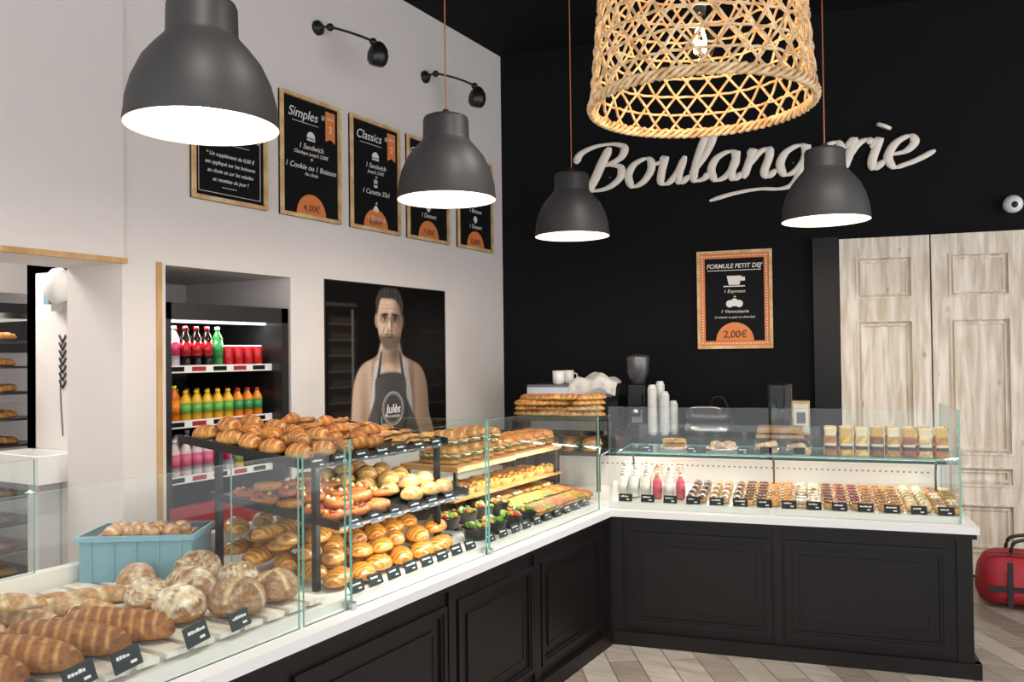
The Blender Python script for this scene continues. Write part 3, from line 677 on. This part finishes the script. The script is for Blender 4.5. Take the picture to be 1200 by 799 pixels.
# ------------------------------------------------------------ drinks fridge
fg=MB('drinks_fridge')
fx0,fx1=-4.5,-3.63; y0,y1=2.782,3.618
fg.box(fx0,fx1,y0,y0+.03,0,1.885,'plastic_black'); fg.box(fx0,fx1,y1-.05,y1,0,1.885,'plastic_black'); fg.box(fx0,fx1,y0,y1,1.80,1.885,'plastic_black')
fg.box(fx0,fx0+.04,y0,y1,0,1.885,'fridge_back'); fg.box(fx0,fx1,y0,y1,0,.62,'plastic_black'); fg.box(fx1-.03,fx1+.004,y0+.01,y1-.01,.62,.84,'fridge_red')
fg.box(fx1-.14,fx1-.12,y0+.04,y1-.06,1.79,1.80,'led_white')
SX=-3.72
for z in (1.545,1.255,.965):
    fg.box(-4.3,SX,y0+.03,y1-.05,z-.012,z,'steel_dark'); fg.box(SX,SX+.008,y0+.03,y1-.05,z-.022,z+.018,'plastic_white')
    for k in range(5): fg.box(SX+.008,SX+.0095,y0+.08+k*.14,y0+.17+k*.14,z-.014,z+.01,'fridge_red' if k%2 else 'slate')
fg.build()
dr=MB('drink_bottles')
def row(z,specs):
    y=y0+.075
    for sp in specs:
        for j in range(4):
            x=SX-.045-j*.085
            dr.add(sp(),'gloss',T(x,y,z+.001),smooth=True)
        y+=.0715
water=lambda:bottle(.031,.225,rgb('C9B9C4'),rgb('B5355A'),rgb('E9E9F0'))
cola=lambda:bottle(.031,.225,rgb('1A0C08'),rgb('A5161E'),rgb('B5161E'))
green=lambda:bottle(.031,.225,rgb('2E7A3A'),rgb('2E8A4A'),rgb('D8E0D0'))
redc=lambda:can(.031,.125,rgb('B5161E'))
org=lambda:bottle(.031,.20,rgb('D8701C'),rgb('E88A2A'),rgb('E0D040'))
yel=lambda:bottle(.030,.17,rgb('E3B23A'),rgb('6AA84A'),rgb('E8C93A'))
mul=lambda:bottle(.030,.17,rgb('E58A2E'),rgb('3E8A4A'),rgb('C03A2A'))
pnk=lambda:bottle(.031,.205,rgb('D9C6CC'),rgb('D56A8A'),rgb('E9E9F0'))
row(1.545,[water,water,cola,cola,cola,green,redc,redc,redc,redc])
row(1.255,[org,org,yel,yel,yel,yel,yel,mul,mul,mul])
row(.965,[pnk,pnk,pnk,pnk,pnk,water,water,yel,cola,cola])
dr.build()
# ------------------------------------------------------------ menu boards
def txt(body,size,M,mat,parent,shear=0.0,align='CENTER',name='lettering',ext=.0006,bold=0,sx=1):
    c=bpy.data.curves.new(name,'FONT'); c.body=body; c.size=size; c.shear=shear; c.align_x=align; c.extrude=ext; c.offset=bold; c.materials.append(MATS[mat])
    ob=bpy.data.objects.new(name,c); sc.collection.objects.link(ob); ob.parent=parent; ob.matrix_world=Matrix((M@SC(sx,1,1)).tolist()); return ob
def disc(mb,x,y,r,mat,M,z=.0,a0=0,a1=2*pi,th=.001,n=28):
    P=[(x,y)] if a1-a0<6.2 else []
    P+=[(x+r*math.cos(a0+(a1-a0)*k/n),y+r*math.sin(a0+(a1-a0)*k/n)) for k in range(n+(1 if a1-a0<6.2 else 0))]
    mb.add(prism(P,z,z+th),mat,M)
def pframe(M,w,h,t=.022,back='slate',mat='frame_wood'):
    e=empty('menu_board'); f=MB('frame',M)
    f.box(0,w,0,h,0.001,.012,back)
    for b in ((0,w,0,t),(0,w,h-t,h),(0,t,t,h-t),(w-t,w,t,h-t)): f.box(*b,.001,.026,mat)
    return e,f
def icon(f,M,k,x,y,s):
    z=.0122
    if k=='burger':
        disc(f,x,y+.1*s,.5*s,'ink_white',M,z,0,pi); f.box(x-.5*s,x+.5*s,y-.02*s,y+.04*s,z,z+.001,'ink_white',M); f.box(x-.5*s,x+.5*s,y-.2*s,y-.08*s,z,z+.001,'ink_white',M)
    if k=='cup':
        f.box(x-.25*s,x+.25*s,y-.3*s,y+.3*s,z,z+.001,'ink_white',M); f.box(x-.3*s,x+.3*s,y+.34*s,y+.42*s,z,z+.001,'ink_white',M); f.box(x-.18*s,x+.18*s,y-.1*s,y+.12*s,z+.001,z+.0015,'slate',M)
    if k=='muffin':
        disc(f,x,y+.15*s,.3*s,'ink_white',M,z); disc(f,x-.2*s,y+.05*s,.2*s,'ink_white',M,z+.0004); disc(f,x+.2*s,y+.05*s,.2*s,'ink_white',M,z+.0008); f.add(prism([(x-.2*s,y-.35*s),(x+.2*s,y-.35*s),(x+.3*s,y),(x-.3*s,y)],z,z+.001),'ink_white',M)
def flag(f,M,x,y,w_,h_):
    z=.0124; f.add(prism([(x,y),(x+w_/2,y+.25*w_),(x+w_,y),(x+w_,y+h_),(x,y+h_)],z,z+.001),'ink_orange',M)
boards=[(2.92,None,None,None,None),(3.54,'Simples','4,00€',[('burger','1 Sandwich','Classique jusqu\'à 3,50€'),(None,'+',''),('x','1 Cookie ou 1 Boisson','Au choix')],'2'),
(4.15,'Classics','6,00€',[('burger','1 Sandwich','Jusqu\'à 3,50€'),(None,'+',''),('cup','1 Canette 33cl',''),(None,'+',''),('muffin','1 Dessert','')],'2'),
(4.75,'Gourmet','7,00€',[('burger','1 Sandwich',''),('cup','1 Boisson',''),('muffin','1 Dessert','')],'2'),
(5.385,'Salades','8,00€',[('burger','1 Salade',''),('cup','1 Boisson',''),('muffin','1 Dessert','')],'2')]
for y,title,price,items,nn in boards:
    w_,h_=.515,.735; M=LWF(y,2.435); e,f=pframe(M,w_,h_)
    def L(s,x,yy,size,mat='ink_white',sh=.25): txt(s,size,M@T(x,yy,.0142),mat,e,shear=sh)
    if title is None:
        for b in ((.045,.47,.045,.048),(.045,.47,.687,.69),(.045,.048,.048,.687),(.467,.47,.048,.687)): f.box(*b,.012,.0128,'ink_white',M=None)
        L('Faut tout finir !',w_/2,.36,.066); L("* Un supplément de 0,50 €",w_/2,.245,.03); L('est appliqué sur les boissons',w_/2,.20,.03); L('au choix et sur les salades',w_/2,.155,.03); L('et recettes du jour !',w_/2,.11,.03)
        f.box(.12,.39,.32,.3225,.012,.0128,'ink_white'); f.box(.2,.3,.08,.083,.012,.0128,'ink_white')
    else:
        L(title+' *',w_/2-.04,.60,.082); f.box(.1,.32,.575,.578,.012,.0128,'ink_white')
        flag(f,I4,.385,.50,.085,.19); L('MENU',.4275,.64,.02,sh=0); L(nn,.4275,.56,.06,sh=0)
        yy=.50
        for ic,a,b in items:
            if a=='+': L('+',w_/2,yy-.03,.05); yy-=.05; continue
            if ic and ic!='x': icon(f,I4,ic,w_/2,yy-.01,.07); yy-=.05
            L(a,w_/2,yy-.03,.047)
            if b: L(b,w_/2,yy-.065,.031)
            yy-=.075
        disc(f,w_/2,.024,.125,'ink_orange',I4,.0125,0,pi); L(price,w_/2,.045,.06,'ink_brown',.1)
    f.build(e)
M=BWF(1.61,1.625); w_,h_=.56,.755; e,f=pframe(M,w_,h_)
f.box(.022,w_-.022,.022,h_-.022,.012,.0125,'ink_orange'); f.box(.06,w_-.06,.06,h_-.06,.0125,.013,'slate')
for i in range(24):
    for sidey in (.041,h_-.041): disc(f,.035+i*.0213,sidey,.0055,'ink_white',I4,.0126,n=6,th=.0004)
for i in range(32):
    for sx in (.041,w_-.041): disc(f,sx,.05+i*.0213,.0055,'ink_white',I4,.0126,n=6,th=.0004)
f.box(.08,w_-.08,h_-.155,h_-.15,.013,.0136,'ink_white')
def L(s,x,yy,size,mat='ink_white',sh=.2,**k): txt(s,size,M@T(x,yy,.0145),mat,e,shear=sh,**k)
L("FORMULE PETIT DEJ'",w_/2,h_-.135,.048,bold=.0008,sx=.95)
f.add(prism([(w_/2-.04,.49),(w_/2+.04,.49),(w_/2+.055,.56),(w_/2-.055,.56)],.013,.0138),'ink_white'); f.box(w_/2-.08,w_/2+.08,.475,.484,.013,.0138,'ink_white'); f.box(w_/2+.05,w_/2+.08,.52,.55,.013,.0136,'ink_white')
L('1 Expresso',w_/2,.43,.036); L('+',w_/2,.385,.04); 
disc(f,w_/2-.035,.345,.028,'ink_white',I4,.013);disc(f,w_/2+.035,.345,.028,'ink_white',I4,.0132);disc(f,w_/2,.355,.03,'ink_white',I4,.0134)
L('1 Viennoiserie',w_/2,.275,.036); L('(croissant ou pain au chocolat)',w_/2,.235,.024)
disc(f,w_/2,.062,.14,'ink_orange',I4,.0133,0,pi); L('2,00€',w_/2,.085,.075,'ink_brown',.1,bold=.001)
f.build(e)
# ------------------------------------------------------------ portrait poster
e=empty('portrait_poster')
PW,PZ0,PZ1=1.29,.93,2.075; nx,ny=230,205
xs=np.linspace(0,PW,nx); zs=np.linspace(PZ0,PZ1,ny); X,Z=np.meshgrid(xs,zs,indexing='ij')
def el(cx,cz,rx,rz,soft=.12,rot=0):
    dx,dz=X-cx,Z-cz; c_,s_=math.cos(rot),math.sin(rot); u,v=c_*dx+s_*dz,-s_*dx+c_*dz
    r=np.sqrt((u/rx)**2+(v/rz)**2); return np.clip((1+soft-r)/(2*soft),0,1)
def poly(P,soft=.008):
    d=np.full(X.shape,1e9); inside=np.zeros(X.shape,bool); n=len(P)
    for i in range(n):
        x1,z1=P[i]; x2,z2=P[(i+1)%n]; ex,ez=x2-x1,z2-z1
        t=np.clip(((X-x1)*ex+(Z-z1)*ez)/(ex*ex+ez*ez+1e-12),0,1); d=np.minimum(d,np.hypot(X-x1-t*ex,Z-z1-t*ez))
        cnd=((z1>Z)!=(z2>Z))&(X<(x2-x1)*(Z-z1)/((z2-z1)+1e-12)+x1); inside^=cnd
    return np.clip(.5+np.where(inside,d,-d)/(2*soft),0,1)
img=np.zeros(X.shape+(3,)); img[...]=(.009,.008,.008)
def put(mask,col,a=1):
    global img; m=(mask*a)[...,None]; img=img*(1-m)+np.array(col)*m
def R(x0,x1,z0,z1,s=.006): return poly([(x0,z0),(x1,z0),(x1,z1),(x0,z1)],s)
put(R(.02,.30,.95,1.85),(.016,.014,.013)); 
for k in range(9): put(R(.03,.27,1.0+k*.1,1.012+k*.1),(.06,.055,.05)); put(R(.05,.25,1.015+k*.1,1.05+k*.1,.01),(.035,.026,.02))
put(R(.24,.26,.95,1.9),(.12,.11,.10)); put(R(.0,.29,1.92,1.94),(.05,.045,.04))
for k in range(5): put(R(1.0,1.27,1.25+k*.13,1.262+k*.13),(.03,.026,.022))
put(el(1.1,1.65,.3,.25,.6),(.03,.027,.026),.6)
sk=np.array([.50,.38,.30]); skd=np.array([.17,.11,.08])
cx=.63
sh=smoothpath([(cx-.08,1.70),(cx-.14,1.60),(cx-.29,1.54),(cx-.37,1.42),(cx-.40,1.2),(cx-.42,.93),(cx+.45,.93),(cx+.44,1.2),(cx+.41,1.42),(cx+.33,1.53),(cx+.15,1.60),(cx+.09,1.70)],6,True)
b_=poly([tuple(p) for p in sh]); put(b_,sk*1.1); put(b_*np.clip((X-cx)/.4,0,1),skd,.8); put(b_*el(cx-.27,1.05,.04,.35,.8),skd,.6)
put(b_*el(cx-.16,1.2,.03,.4,.8),(.08,.06,.05),.7); put(b_*el(cx+.24,1.15,.03,.4,.8),(.06,.045,.04),.8)
vest=poly([(cx-.24,.93),(cx-.20,1.35),(cx-.16,1.56),(cx-.11,1.58),(cx-.05,1.45),(cx+.07,1.45),(cx+.13,1.58),(cx+.18,1.56),(cx+.24,1.35),(cx+.28,.93)]); put(vest,(.55,.53,.52)); put(vest*np.clip((X-cx)/.3,0,1),(.2,.19,.19),.8)
ap=poly([tuple(p) for p in smoothpath([(cx-.13,1.47),(cx+.15,1.47),(cx+.19,1.3),(cx+.30,1.12),(cx+.32,.93),(cx-.28,.93),(cx-.26,1.12),(cx-.17,1.3)],5,True)]); put(ap,(.085,.08,.08)); put(ap*np.clip((cx-X)/.3,0,1),(.16,.155,.155),.7)
for s_ in (-1,1): put(poly([(cx+.01+s_*.12,1.46),(cx+.01+s_*.15,1.46),(cx+.01+s_*.11,1.63),(cx+.01+s_*.085,1.63)]),(.05,.05,.05))
for fz in ((cx-.1,1.1,.012,.12,.2),(cx+.16,1.1,.015,.14,-.2),(cx+.05,1.0,.012,.1,.1)): put(ap*el(*fz[:4],.9,fz[4]),(.03,.03,.03),.7)
put(poly([(cx-.085,1.55),(cx+.1,1.55),(cx+.09,1.78),(cx-.075,1.78)],.015),sk*.75); put(el(cx+.06,1.64,.06,.1,.6),skd*.6,.7)
put(el(cx-.135,1.84,.022,.05),sk*.8); put(el(cx+.14,1.84,.02,.05),skd*.7)
hd=poly([tuple(p) for p in smoothpath([(cx-.125,1.93),(cx-.13,1.83),(cx-.11,1.73),(cx-.06,1.655),(cx+.01,1.64),(cx+.075,1.66),(cx+.12,1.74),(cx+.135,1.85),(cx+.125,1.95),(cx+.06,2.02),(cx-.06,2.02)],6,True)],.006)
put(hd,sk*1.15); put(hd*np.clip((X-cx-.01)/.1,0,1),skd,.85); put(hd*el(cx-.04,1.95,.07,.03,.8),sk*1.5,.6)
put(hd*el(cx-.07,1.80,.03,.03,.9),sk*1.5,.5)
bd=np.clip((1.755-Z)/.03,0,1)*hd; put(bd,(.11,.09,.08),.85); put(el(cx+.005,1.745,.05,.013,.5),(.12,.10,.09),.85)
put(el(cx+.005,1.722,.035,.007,.5),(.22,.11,.09)); put(el(cx+.005,1.728,.04,.003,.6),(.04,.02,.02))
put(el(cx+.022,1.81,.014,.05,.7),skd*.8,.8); put(el(cx-.002,1.81,.011,.05,.7),sk*1.6,.7); put(el(cx+.004,1.775,.03,.014,.6),sk*.7,.7); put(el(cx-.01,1.768,.007,.005,.5),(.04,.02,.02)); put(el(cx+.022,1.768,.007,.005,.5),(.04,.02,.02))
for s_ in (-1,1):
    ex=cx+.004+s_*.055
    put(el(ex,1.853,.042,.026,.7),skd*.5,.8); put(el(ex,1.85,.021,.009,.3),(.5,.46,.42) if s_<0 else (.2,.18,.17)); put(el(ex,1.85,.009,.009,.3),(.02,.015,.01)); put(el(ex,1.86,.024,.004,.5),(.03,.02,.02)); put(el(ex,1.880,.038,.011,.5,s_*-.12),(.03,.025,.02),.98)
put(el(cx-.01,1.925,.07,.003,.8),skd,.5); put(el(cx-.01,1.945,.06,.003,.8),skd,.5)
for s_ in (-1,1): put(el(cx+s_*.065,1.775,.008,.035,.8,s_*.5),skd,.5)
hr=poly([tuple(p) for p in smoothpath([(cx-.135,1.87),(cx-.115,1.93),(cx-.09,1.985),(cx-.02,1.99),(cx+.06,1.985),(cx+.11,1.94),(cx+.135,1.87),(cx+.15,1.96),(cx+.10,2.05),(cx+.01,2.068),(cx-.09,2.05),(cx-.145,1.97)],6,True)],.007)
rn=np.random.RandomState(3).rand(nx,1)*.04; put(hr,(.05,.045,.042)); img+= (hr*rn*.9)[...,None]
rg=el(cx+.03,1.24,.115,.115,.03)*(1-el(cx+.03,1.24,.108,.108,.03)); put(rg,(.5,.5,.49)); rg=el(cx+.03,1.24,.10,.10,.03)*(1-el(cx+.03,1.24,.096,.096,.03)); put(rg,(.4,.4,.4))
img=np.clip(img*1.2*(1+.08*np.random.RandomState(5).randn(nx,ny,1)),0,1)**1.15
pm=MB('print',LWF(3.92,0)); V=np.stack([X,Z,np.full_like(X,.006)],-1).reshape(-1,3)
pm.add((V,gridf(nx,ny,False),img.reshape(-1,3)),'poster'); pm.box(-.008,PW+.008,PZ0-.008,PZ1+.008,0.0005,.005,'plastic_black')
pm.build(e)
txt('Julès',.085,LWF(3.92+cx+.03,1.21,.0065),'ink_white',e,shear=.2,bold=.0015); txt('BOULANGERIE',.022,LWF(3.92+cx+.03,1.18,.0065),'ink_white',e)
# ------------------------------------------------------------ wall sign
sg=MB('wall_sign',BWF(0.735,2.925,.03))
ux,uz=.232,.215
def stroke(P,x0,closed=False,k=7,r0=.0255):
    P=[(x+.28*z+x0,z) for x,z in P]; Q=smoothpath([(p[0]*ux,p[1]*uz,0) for p in P],k,closed)
    m_=len(Q); r=[]
    for i in range(m_):
        t=(Q[(i+1)%m_]-Q[(i-1)%m_]) if closed else Q[min(i+1,m_-1)]-Q[max(i-1,0)]
        t=t/(np.linalg.norm(t)+1e-9); v=abs(t[1]); e_=1 if closed else min(1,.45+min(i,m_-1-i)/5)
        r.append(r0*(.45+.85*v)*e_)
    sg.add(tube(Q,np.array(r),10,closed,up=(0,0,1),flat=.5),'sign_white',smooth=True)
O_=[(.45,1.0),(.12,.8),(.05,.4),(.3,.02),(.62,.15),(.78,.55),(.68,.9)]
x=0
stroke([(.45,1.55),(.32,1.0),(.22,.4),(.1,.0)],x,r0=.032)
stroke([(-.65,1.05),(-.55,1.4),(-.1,1.62),(.5,1.66),(.95,1.5),(.95,1.15),(.6,.92),(.32,.88)],x,r0=.027)
stroke([(.5,.9),(1.0,.78),(1.12,.4),(.8,.05),(.3,-.04),(-.1,.08),(-.25,.3)],x,r0=.027)
x=1.35
stroke(O_,x,True); stroke([(.68,.92),(.85,.78),(1.1,.85)],x); x+=1.05
stroke([(-.02,.85),(.1,.98),(.12,.5),(.2,.1),(.45,.04),(.68,.4),(.78,.98)],x); stroke([(.78,.98),(.74,.3),(.88,.02),(1.12,.25)],x); x+=1.12
stroke([(.0,.3),(.3,.9),(.42,1.5),(.3,1.82),(.14,1.5),(.1,.6),(.2,.08),(.5,.1),(.62,.3)],x); x+=.62
stroke(O_,x,True); stroke([(.78,1.0),(.74,.3),(.9,.0),(1.12,.22)],x); x+=1.14
stroke([(-.02,.8),(.1,.98),(.08,.5),(.05,.0)],x); stroke([(.06,.4),(.3,.85),(.58,.98),(.68,.7),(.66,.2),(.82,.0),(1.02,.22)],x); x+=1.05
stroke(O_,x,True); stroke([(.78,1.0),(.76,.2),(.66,-.3),(.3,-.46),(-.4,-.42),(-1.2,-.52),(-1.9,-.72)],x); stroke([(.74,.0),(.95,.15),(1.1,.3)],x); x+=1.1
E_=[(.06,.42),(.5,.5),(.68,.78),(.48,1.0),(.14,.8),(.04,.35),(.3,.0),(.62,.06),(.9,.32)]
stroke(E_,x); x+=.9
stroke([(-.05,.75),(.1,1.05),(.1,.5),(.05,.0)],x); stroke([(.08,.45),(.25,.85),(.5,1.0),(.68,.86)],x); x+=.74
stroke([(-.05,.7),(.12,.98),(.1,.3),(.24,.0),(.48,.24)],x); stroke([(.13,1.34),(.14,1.40),(.15,1.46)],x,r0=.045); x+=.5
stroke(E_[:-1]+[(.95,.2),(1.35,.45)],x)
for a in np.arange(.2,2.3,.35): sg.add(tube([(a,.09,-.03),(a,.09,.0)],.004,6),'steel')
sg.build()
# ------------------------------------------------------------ wall swing lamps
def wlamp(P):
    e=empty('wall_lamp'); m_=MB('arm')
    m_.add(lathe([(.045,0),(.045,.02),(.02,.035)],20),'metal_black',fr_((XL,P[0][1],P[0][2]),(0,1,0),(0,0,1),(1,0,0)),smooth=True)
    m_.add(tube(smoothpath(P,6),.008,8),'metal_black',smooth=True)
    for p in (P[0],P[1],P[-2]): m_.add(sphere(.024,14,8),'metal_black',T(*p),smooth=True)
    m_.build(e)
    h=MB('lamp_head'); p=P[-1]; h.add(lathe([(.012,.05),(.03,.04),(.055,.01),(.066,-.03),(.062,-.07),(.045,-.095),(.001,-.1)],20,False),'plastic_black',T(p[0],p[1],p[2])@RY(.2),smooth=True); h.build(e)
wlamp([(XL+.03,3.87,3.63),(XL+.08,3.90,3.63),(XL+.2,3.97,3.59),(-3.3,4.02,3.53),(-3.29,4.06,3.49)])
wlamp([(XL+.03,4.99,3.64),(XL+.08,5.02,3.66),(XL+.2,5.10,3.63),(-3.3,5.17,3.57),(-3.29,5.20,3.52)])
s=MB('security_camera',BWF(3.77,2.60)); s.add(lathe([(.055,0),(.055,.025),(.06,.03),(.062,.06),(.05,.09),(.03,.105),(.001,.11)],24,False),'plastic_white',smooth=True); s.add(sphere(.026,14,8),'plastic_black',T(0,-.01,.092),smooth=True); s.build()
# ------------------------------------------------------------ pendants
def pendant(x,y,z):
    e=empty('pendant_lamp'); m_=MB('shade',T(x,y,z))
    out=[(.238,0),(.239,.012),(.236,.03),(.232,.075),(.215,.14),(.185,.205),(.15,.25),(.118,.285),(.112,.30),(.110,.385),(.104,.40),(.085,.408),(.03,.412),(.012,.44)]
    m_.add(lathe(out,48,False),'lamp_grey',smooth=True)
    inn=[(.238,0),(.232,.002),(.226,.07),(.208,.135),(.178,.198),(.143,.243),(.108,.28),(.103,.30),(.10,.38),(.002,.39)]
    V,F=lathe(inn,48,False); m_.add((V,[f[::-1] for f in F]),'lamp_inner',smooth=True); m_.build(e)
    b=MB('bulb',T(x,y,z+.17)); b.add(lathe([(.002,-.105),(.04,-.095),(.058,-.065),(.06,-.04),(.045,0),(.02,.035),(.018,.1)],20,False),'bulb_glow',smooth=True); b.build(e)
    c=MB('cord'); c.add(tube([(x,y,z+.43),(x,y,HC)],.0035,6),'cord_copper'); c.add(lathe([(.05,-.03),(.05,0)],20),'lamp_grey',T(x,y,HC)); c.build(e)
    l=bpy.data.lights.new('bulb_light','POINT'); l.energy=9; l.color=(1,.83,.62); l.shadow_soft_size=.06
    lo=bpy.data.objects.new('bulb_light',l); sc.collection.objects.link(lo); lo.location=(x,y,z+.035); lo.parent=e
for p in ((-2.205,1.83,2.34),(-2.305,3.35,2.35),(-2.36,4.84,2.35),(-.84,4.97,2.33)): pendant(*p)
# basket lamp
e=empty('wicker_basket_lamp'); bx,by,bz=-.735,2.36,2.30
m_=MB('basket',T(bx,by,bz))
def brad(h): return .315-.09*h-.10*max(0,(h-.36)/.14)**2
NB=28
for sg_ in (1,-1):
    for k in range(NB):
        P=[]
        for i in range(30):
            h=.02+.47*i/29; a=2*pi*k/NB+sg_*h*2.6; r=brad(h)+.004*math.sin(i*1.1+ (0 if sg_>0 else pi)); P.append((r*math.cos(a),r*math.sin(a),h))
        m_.add(tube(P,.0045,6,False,up=(0,0,1),flat=.9),'wicker',smooth=True)
for h in (.07,.127,.184,.241,.298,.355,.412,.485):
    P=[]
    for i in range(136):
        a=2*pi*i/136; r=brad(h)+.004*math.sin(i*pi/2+h*40); P.append((r*math.cos(a),r*math.sin(a),h))
    m_.add(tube(P,.004,6,True),'wicker',smooth=True)
for q in range(3):
    P=[]
    for i in range(200):
        a=2*pi*i/200; t=a*26+q*2.1; r=brad(.01)+.007*math.cos(t); P.append((r*math.cos(a),r*math.sin(a),.012+.011*math.sin(t)))
    m_.add(tube(P,.0065,6,True),'wicker',smooth=True)
m_.add(lathe([(.225,.49),(.20,.497),(.04,.50),(.04,.485),(.2,.482),(.225,.478)],36,False),'wicker',smooth=True)
for k in range(12):
    a=2*pi*k/12; m_.add(tube([(brad(.49)*math.cos(a),brad(.49)*math.sin(a),.49),(.03*math.cos(a),.03*math.sin(a),.5)],.006,6),'wicker')
m_.build(e)
b=MB('bulb',T(bx,by,bz+.205)); b.add(lathe([(.002,-.07),(.03,-.06),(.043,-.03),(.04,0),(.022,.04),(.015,.07)],20,False),'glass',smooth=True)
b.add(tube(smoothpath([(0,0,.04),(.014,0,.0),(.012,.004,-.04),(0,0,-.01),(-.012,.0,-.04),(-.014,0,0),(0,0,.04)]),.005,6),'bulb_warm',smooth=True)
b.add(lathe([(.017,.07),(.02,.09),(.018,.13),(.004,.14)],16),'plastic_black',smooth=True); b.build(e)
c=MB('cord'); c.add(tube([(bx,by,bz+.34),(bx,by,HC)],.0035,6),'cord_copper'); c.build(e)
l=bpy.data.lights.new('bulb_light','POINT'); l.energy=5; l.color=(1,.68,.38); l.shadow_soft_size=.02
lo=bpy.data.objects.new('bulb_light',l); sc.collection.objects.link(lo); lo.location=(bx,by,bz+.11); lo.parent=e
# ------------------------------------------------------------ red bag
rb=MB('red_holdall',T(.16,6.18,0)@RZ(aB))
rb.add(loaf(.68,.40,.34,0,p=7,nu=30,nv=24)[:2],'bag_red',T(0,0,.003),smooth=True)
rb.box(-.30,.30,-.205,-.19,.12,.15,'plastic_black'); rb.box(-.28,.28,-.12,-.10,.336,.342,'plastic_black')
for s_ in (-.07,.07): rb.add(tube(smoothpath([(-.15,s_,.33),(-.12,s_,.40),(0,s_,.42),(.12,s_,.40),(.15,s_,.33)]),.011,8),'plastic_black',smooth=True)
for x in (-.18,.18): rb.box(x-.015,x+.015,-.212,-.20,.03,.3,'plastic_black')
rb.build()
# ------------------------------------------------------------ lights & world
def area(name,loc,tgt,size,energy,col=(1,1,1),sy=None):
    l=bpy.data.lights.new(name,'AREA'); l.energy=energy; l.color=col; l.size=size
    if sy: l.shape='RECTANGLE'; l.size_y=sy
    o=bpy.data.objects.new(name,l); sc.collection.objects.link(o); o.location=loc
    d=Vector(tgt)-Vector(loc); o.rotation_euler=d.to_track_quat('-Z','Y').to_euler(); return o
def spotl(loc,tgt,energy,ang=70,col=(1,.93,.84)):  # added spot and housing, out of view, to brighten the counters
    e=empty('added_ceiling_spot'); h=MB('housing',T(*loc)); h.add(lathe([(.05,.02),(.055,.14)],18),'plastic_black'); h.add(tube([(0,0,.14),(0,0,HC-loc[2])],.01),'plastic_black'); h.build(e)
    l=bpy.data.lights.new('spot_light','SPOT'); l.energy=energy; l.color=col; l.spot_size=math.radians(ang); l.spot_blend=.7; l.shadow_soft_size=.12
    o=bpy.data.objects.new('spot_light',l); sc.collection.objects.link(o); o.location=loc; o.parent=e
    d=Vector(tgt)-Vector(loc); o.rotation_euler=d.to_track_quat('-Z','Y').to_euler()
for (x,y,tx,ty,tz,en) in ((-1.2,1.0,-2.3,1.6,.8,130),(-1.0,2.6,-2.3,2.7,.8,150),(-1.0,3.9,-2.4,3.9,.9,140),(.6,3.6,-.9,5.0,.8,140),(-.2,3.2,-1.6,4.8,.8,120)):
    spotl((x,y,3.9),(tx,ty,tz),en,75)
for nm,Mx,a0,a1,b,z,en in (('case_led',MR,-.1,1.74,.60,.99,6.5),('shelf_led',ML,2.26,3.0,.14,1.205,3.5),('shelf_led',ML,2.26,3.05,.07,.985,3.5),('shelf_led',ML,3.32,4.3,.25,1.04,4)):
    p=Mx@np.array([(a0+a1)/2,b,z,1]); q=Mx@np.array([(a0+a1)/2,b-.35 if nm=='case_led' else b+.2,.75,1])
    l=bpy.data.lights.new(nm,'AREA'); l.shape='RECTANGLE'; l.size=a1-a0; l.size_y=.02; l.energy=en; l.color=(1,.97,.92)
    o=bpy.data.objects.new(nm,l); sc.collection.objects.link(o)
    zax=Vector((p-q)[:3]).normalized(); xax=Vector(Mx[:3,0]).normalized(); yax=zax.cross(xax).normalized(); xax=yax.cross(zax)
    o.matrix_world=Matrix(((xax.x,yax.x,zax.x,p[0]),(xax.y,yax.y,zax.y,p[1]),(xax.z,yax.z,zax.z,p[2]),(0,0,0,1)))
area('fridge_led',(-3.76,3.2,1.79),(-3.95,3.2,1.0),.7,7,(1,.97,.95),.03)
area('bakehouse_light',(-5.2,2.2,2.85),(-5.2,2.2,0),1.0,80,(1,.95,.9),1.0)
wd=bpy.data.worlds.new('world'); sc.world=wd; wd.use_nodes=True
bg=wd.node_tree.nodes['Background']; bg.inputs[0].default_value=(.98,.975,1,1); bg.inputs[1].default_value=2.0
# ------------------------------------------------------------ camera
yw,pt_,ro=math.radians(30.186),math.radians(.918),math.radians(.669)
f=np.array([-math.sin(yw)*math.cos(pt_),math.cos(yw)*math.cos(pt_),math.sin(pt_)]); r0=np.array([math.cos(yw),math.sin(yw),0]); u0=np.cross(r0,f)
r=math.cos(ro)*r0-math.sin(ro)*u0; u=math.sin(ro)*r0+math.cos(ro)*u0
cd=bpy.data.cameras.new('camera'); cd.sensor_width=36; cd.lens=985.1*36/1200; cd.clip_start=.05
cam=bpy.data.objects.new('camera',cd); sc.collection.objects.link(cam)
cam.matrix_world=Matrix(((r[0],u[0],-f[0],0),(r[1],u[1],-f[1],0),(r[2],u[2],-f[2],1.6),(0,0,0,1)))
sc.camera=cam
sc.view_settings.view_transform='Standard'
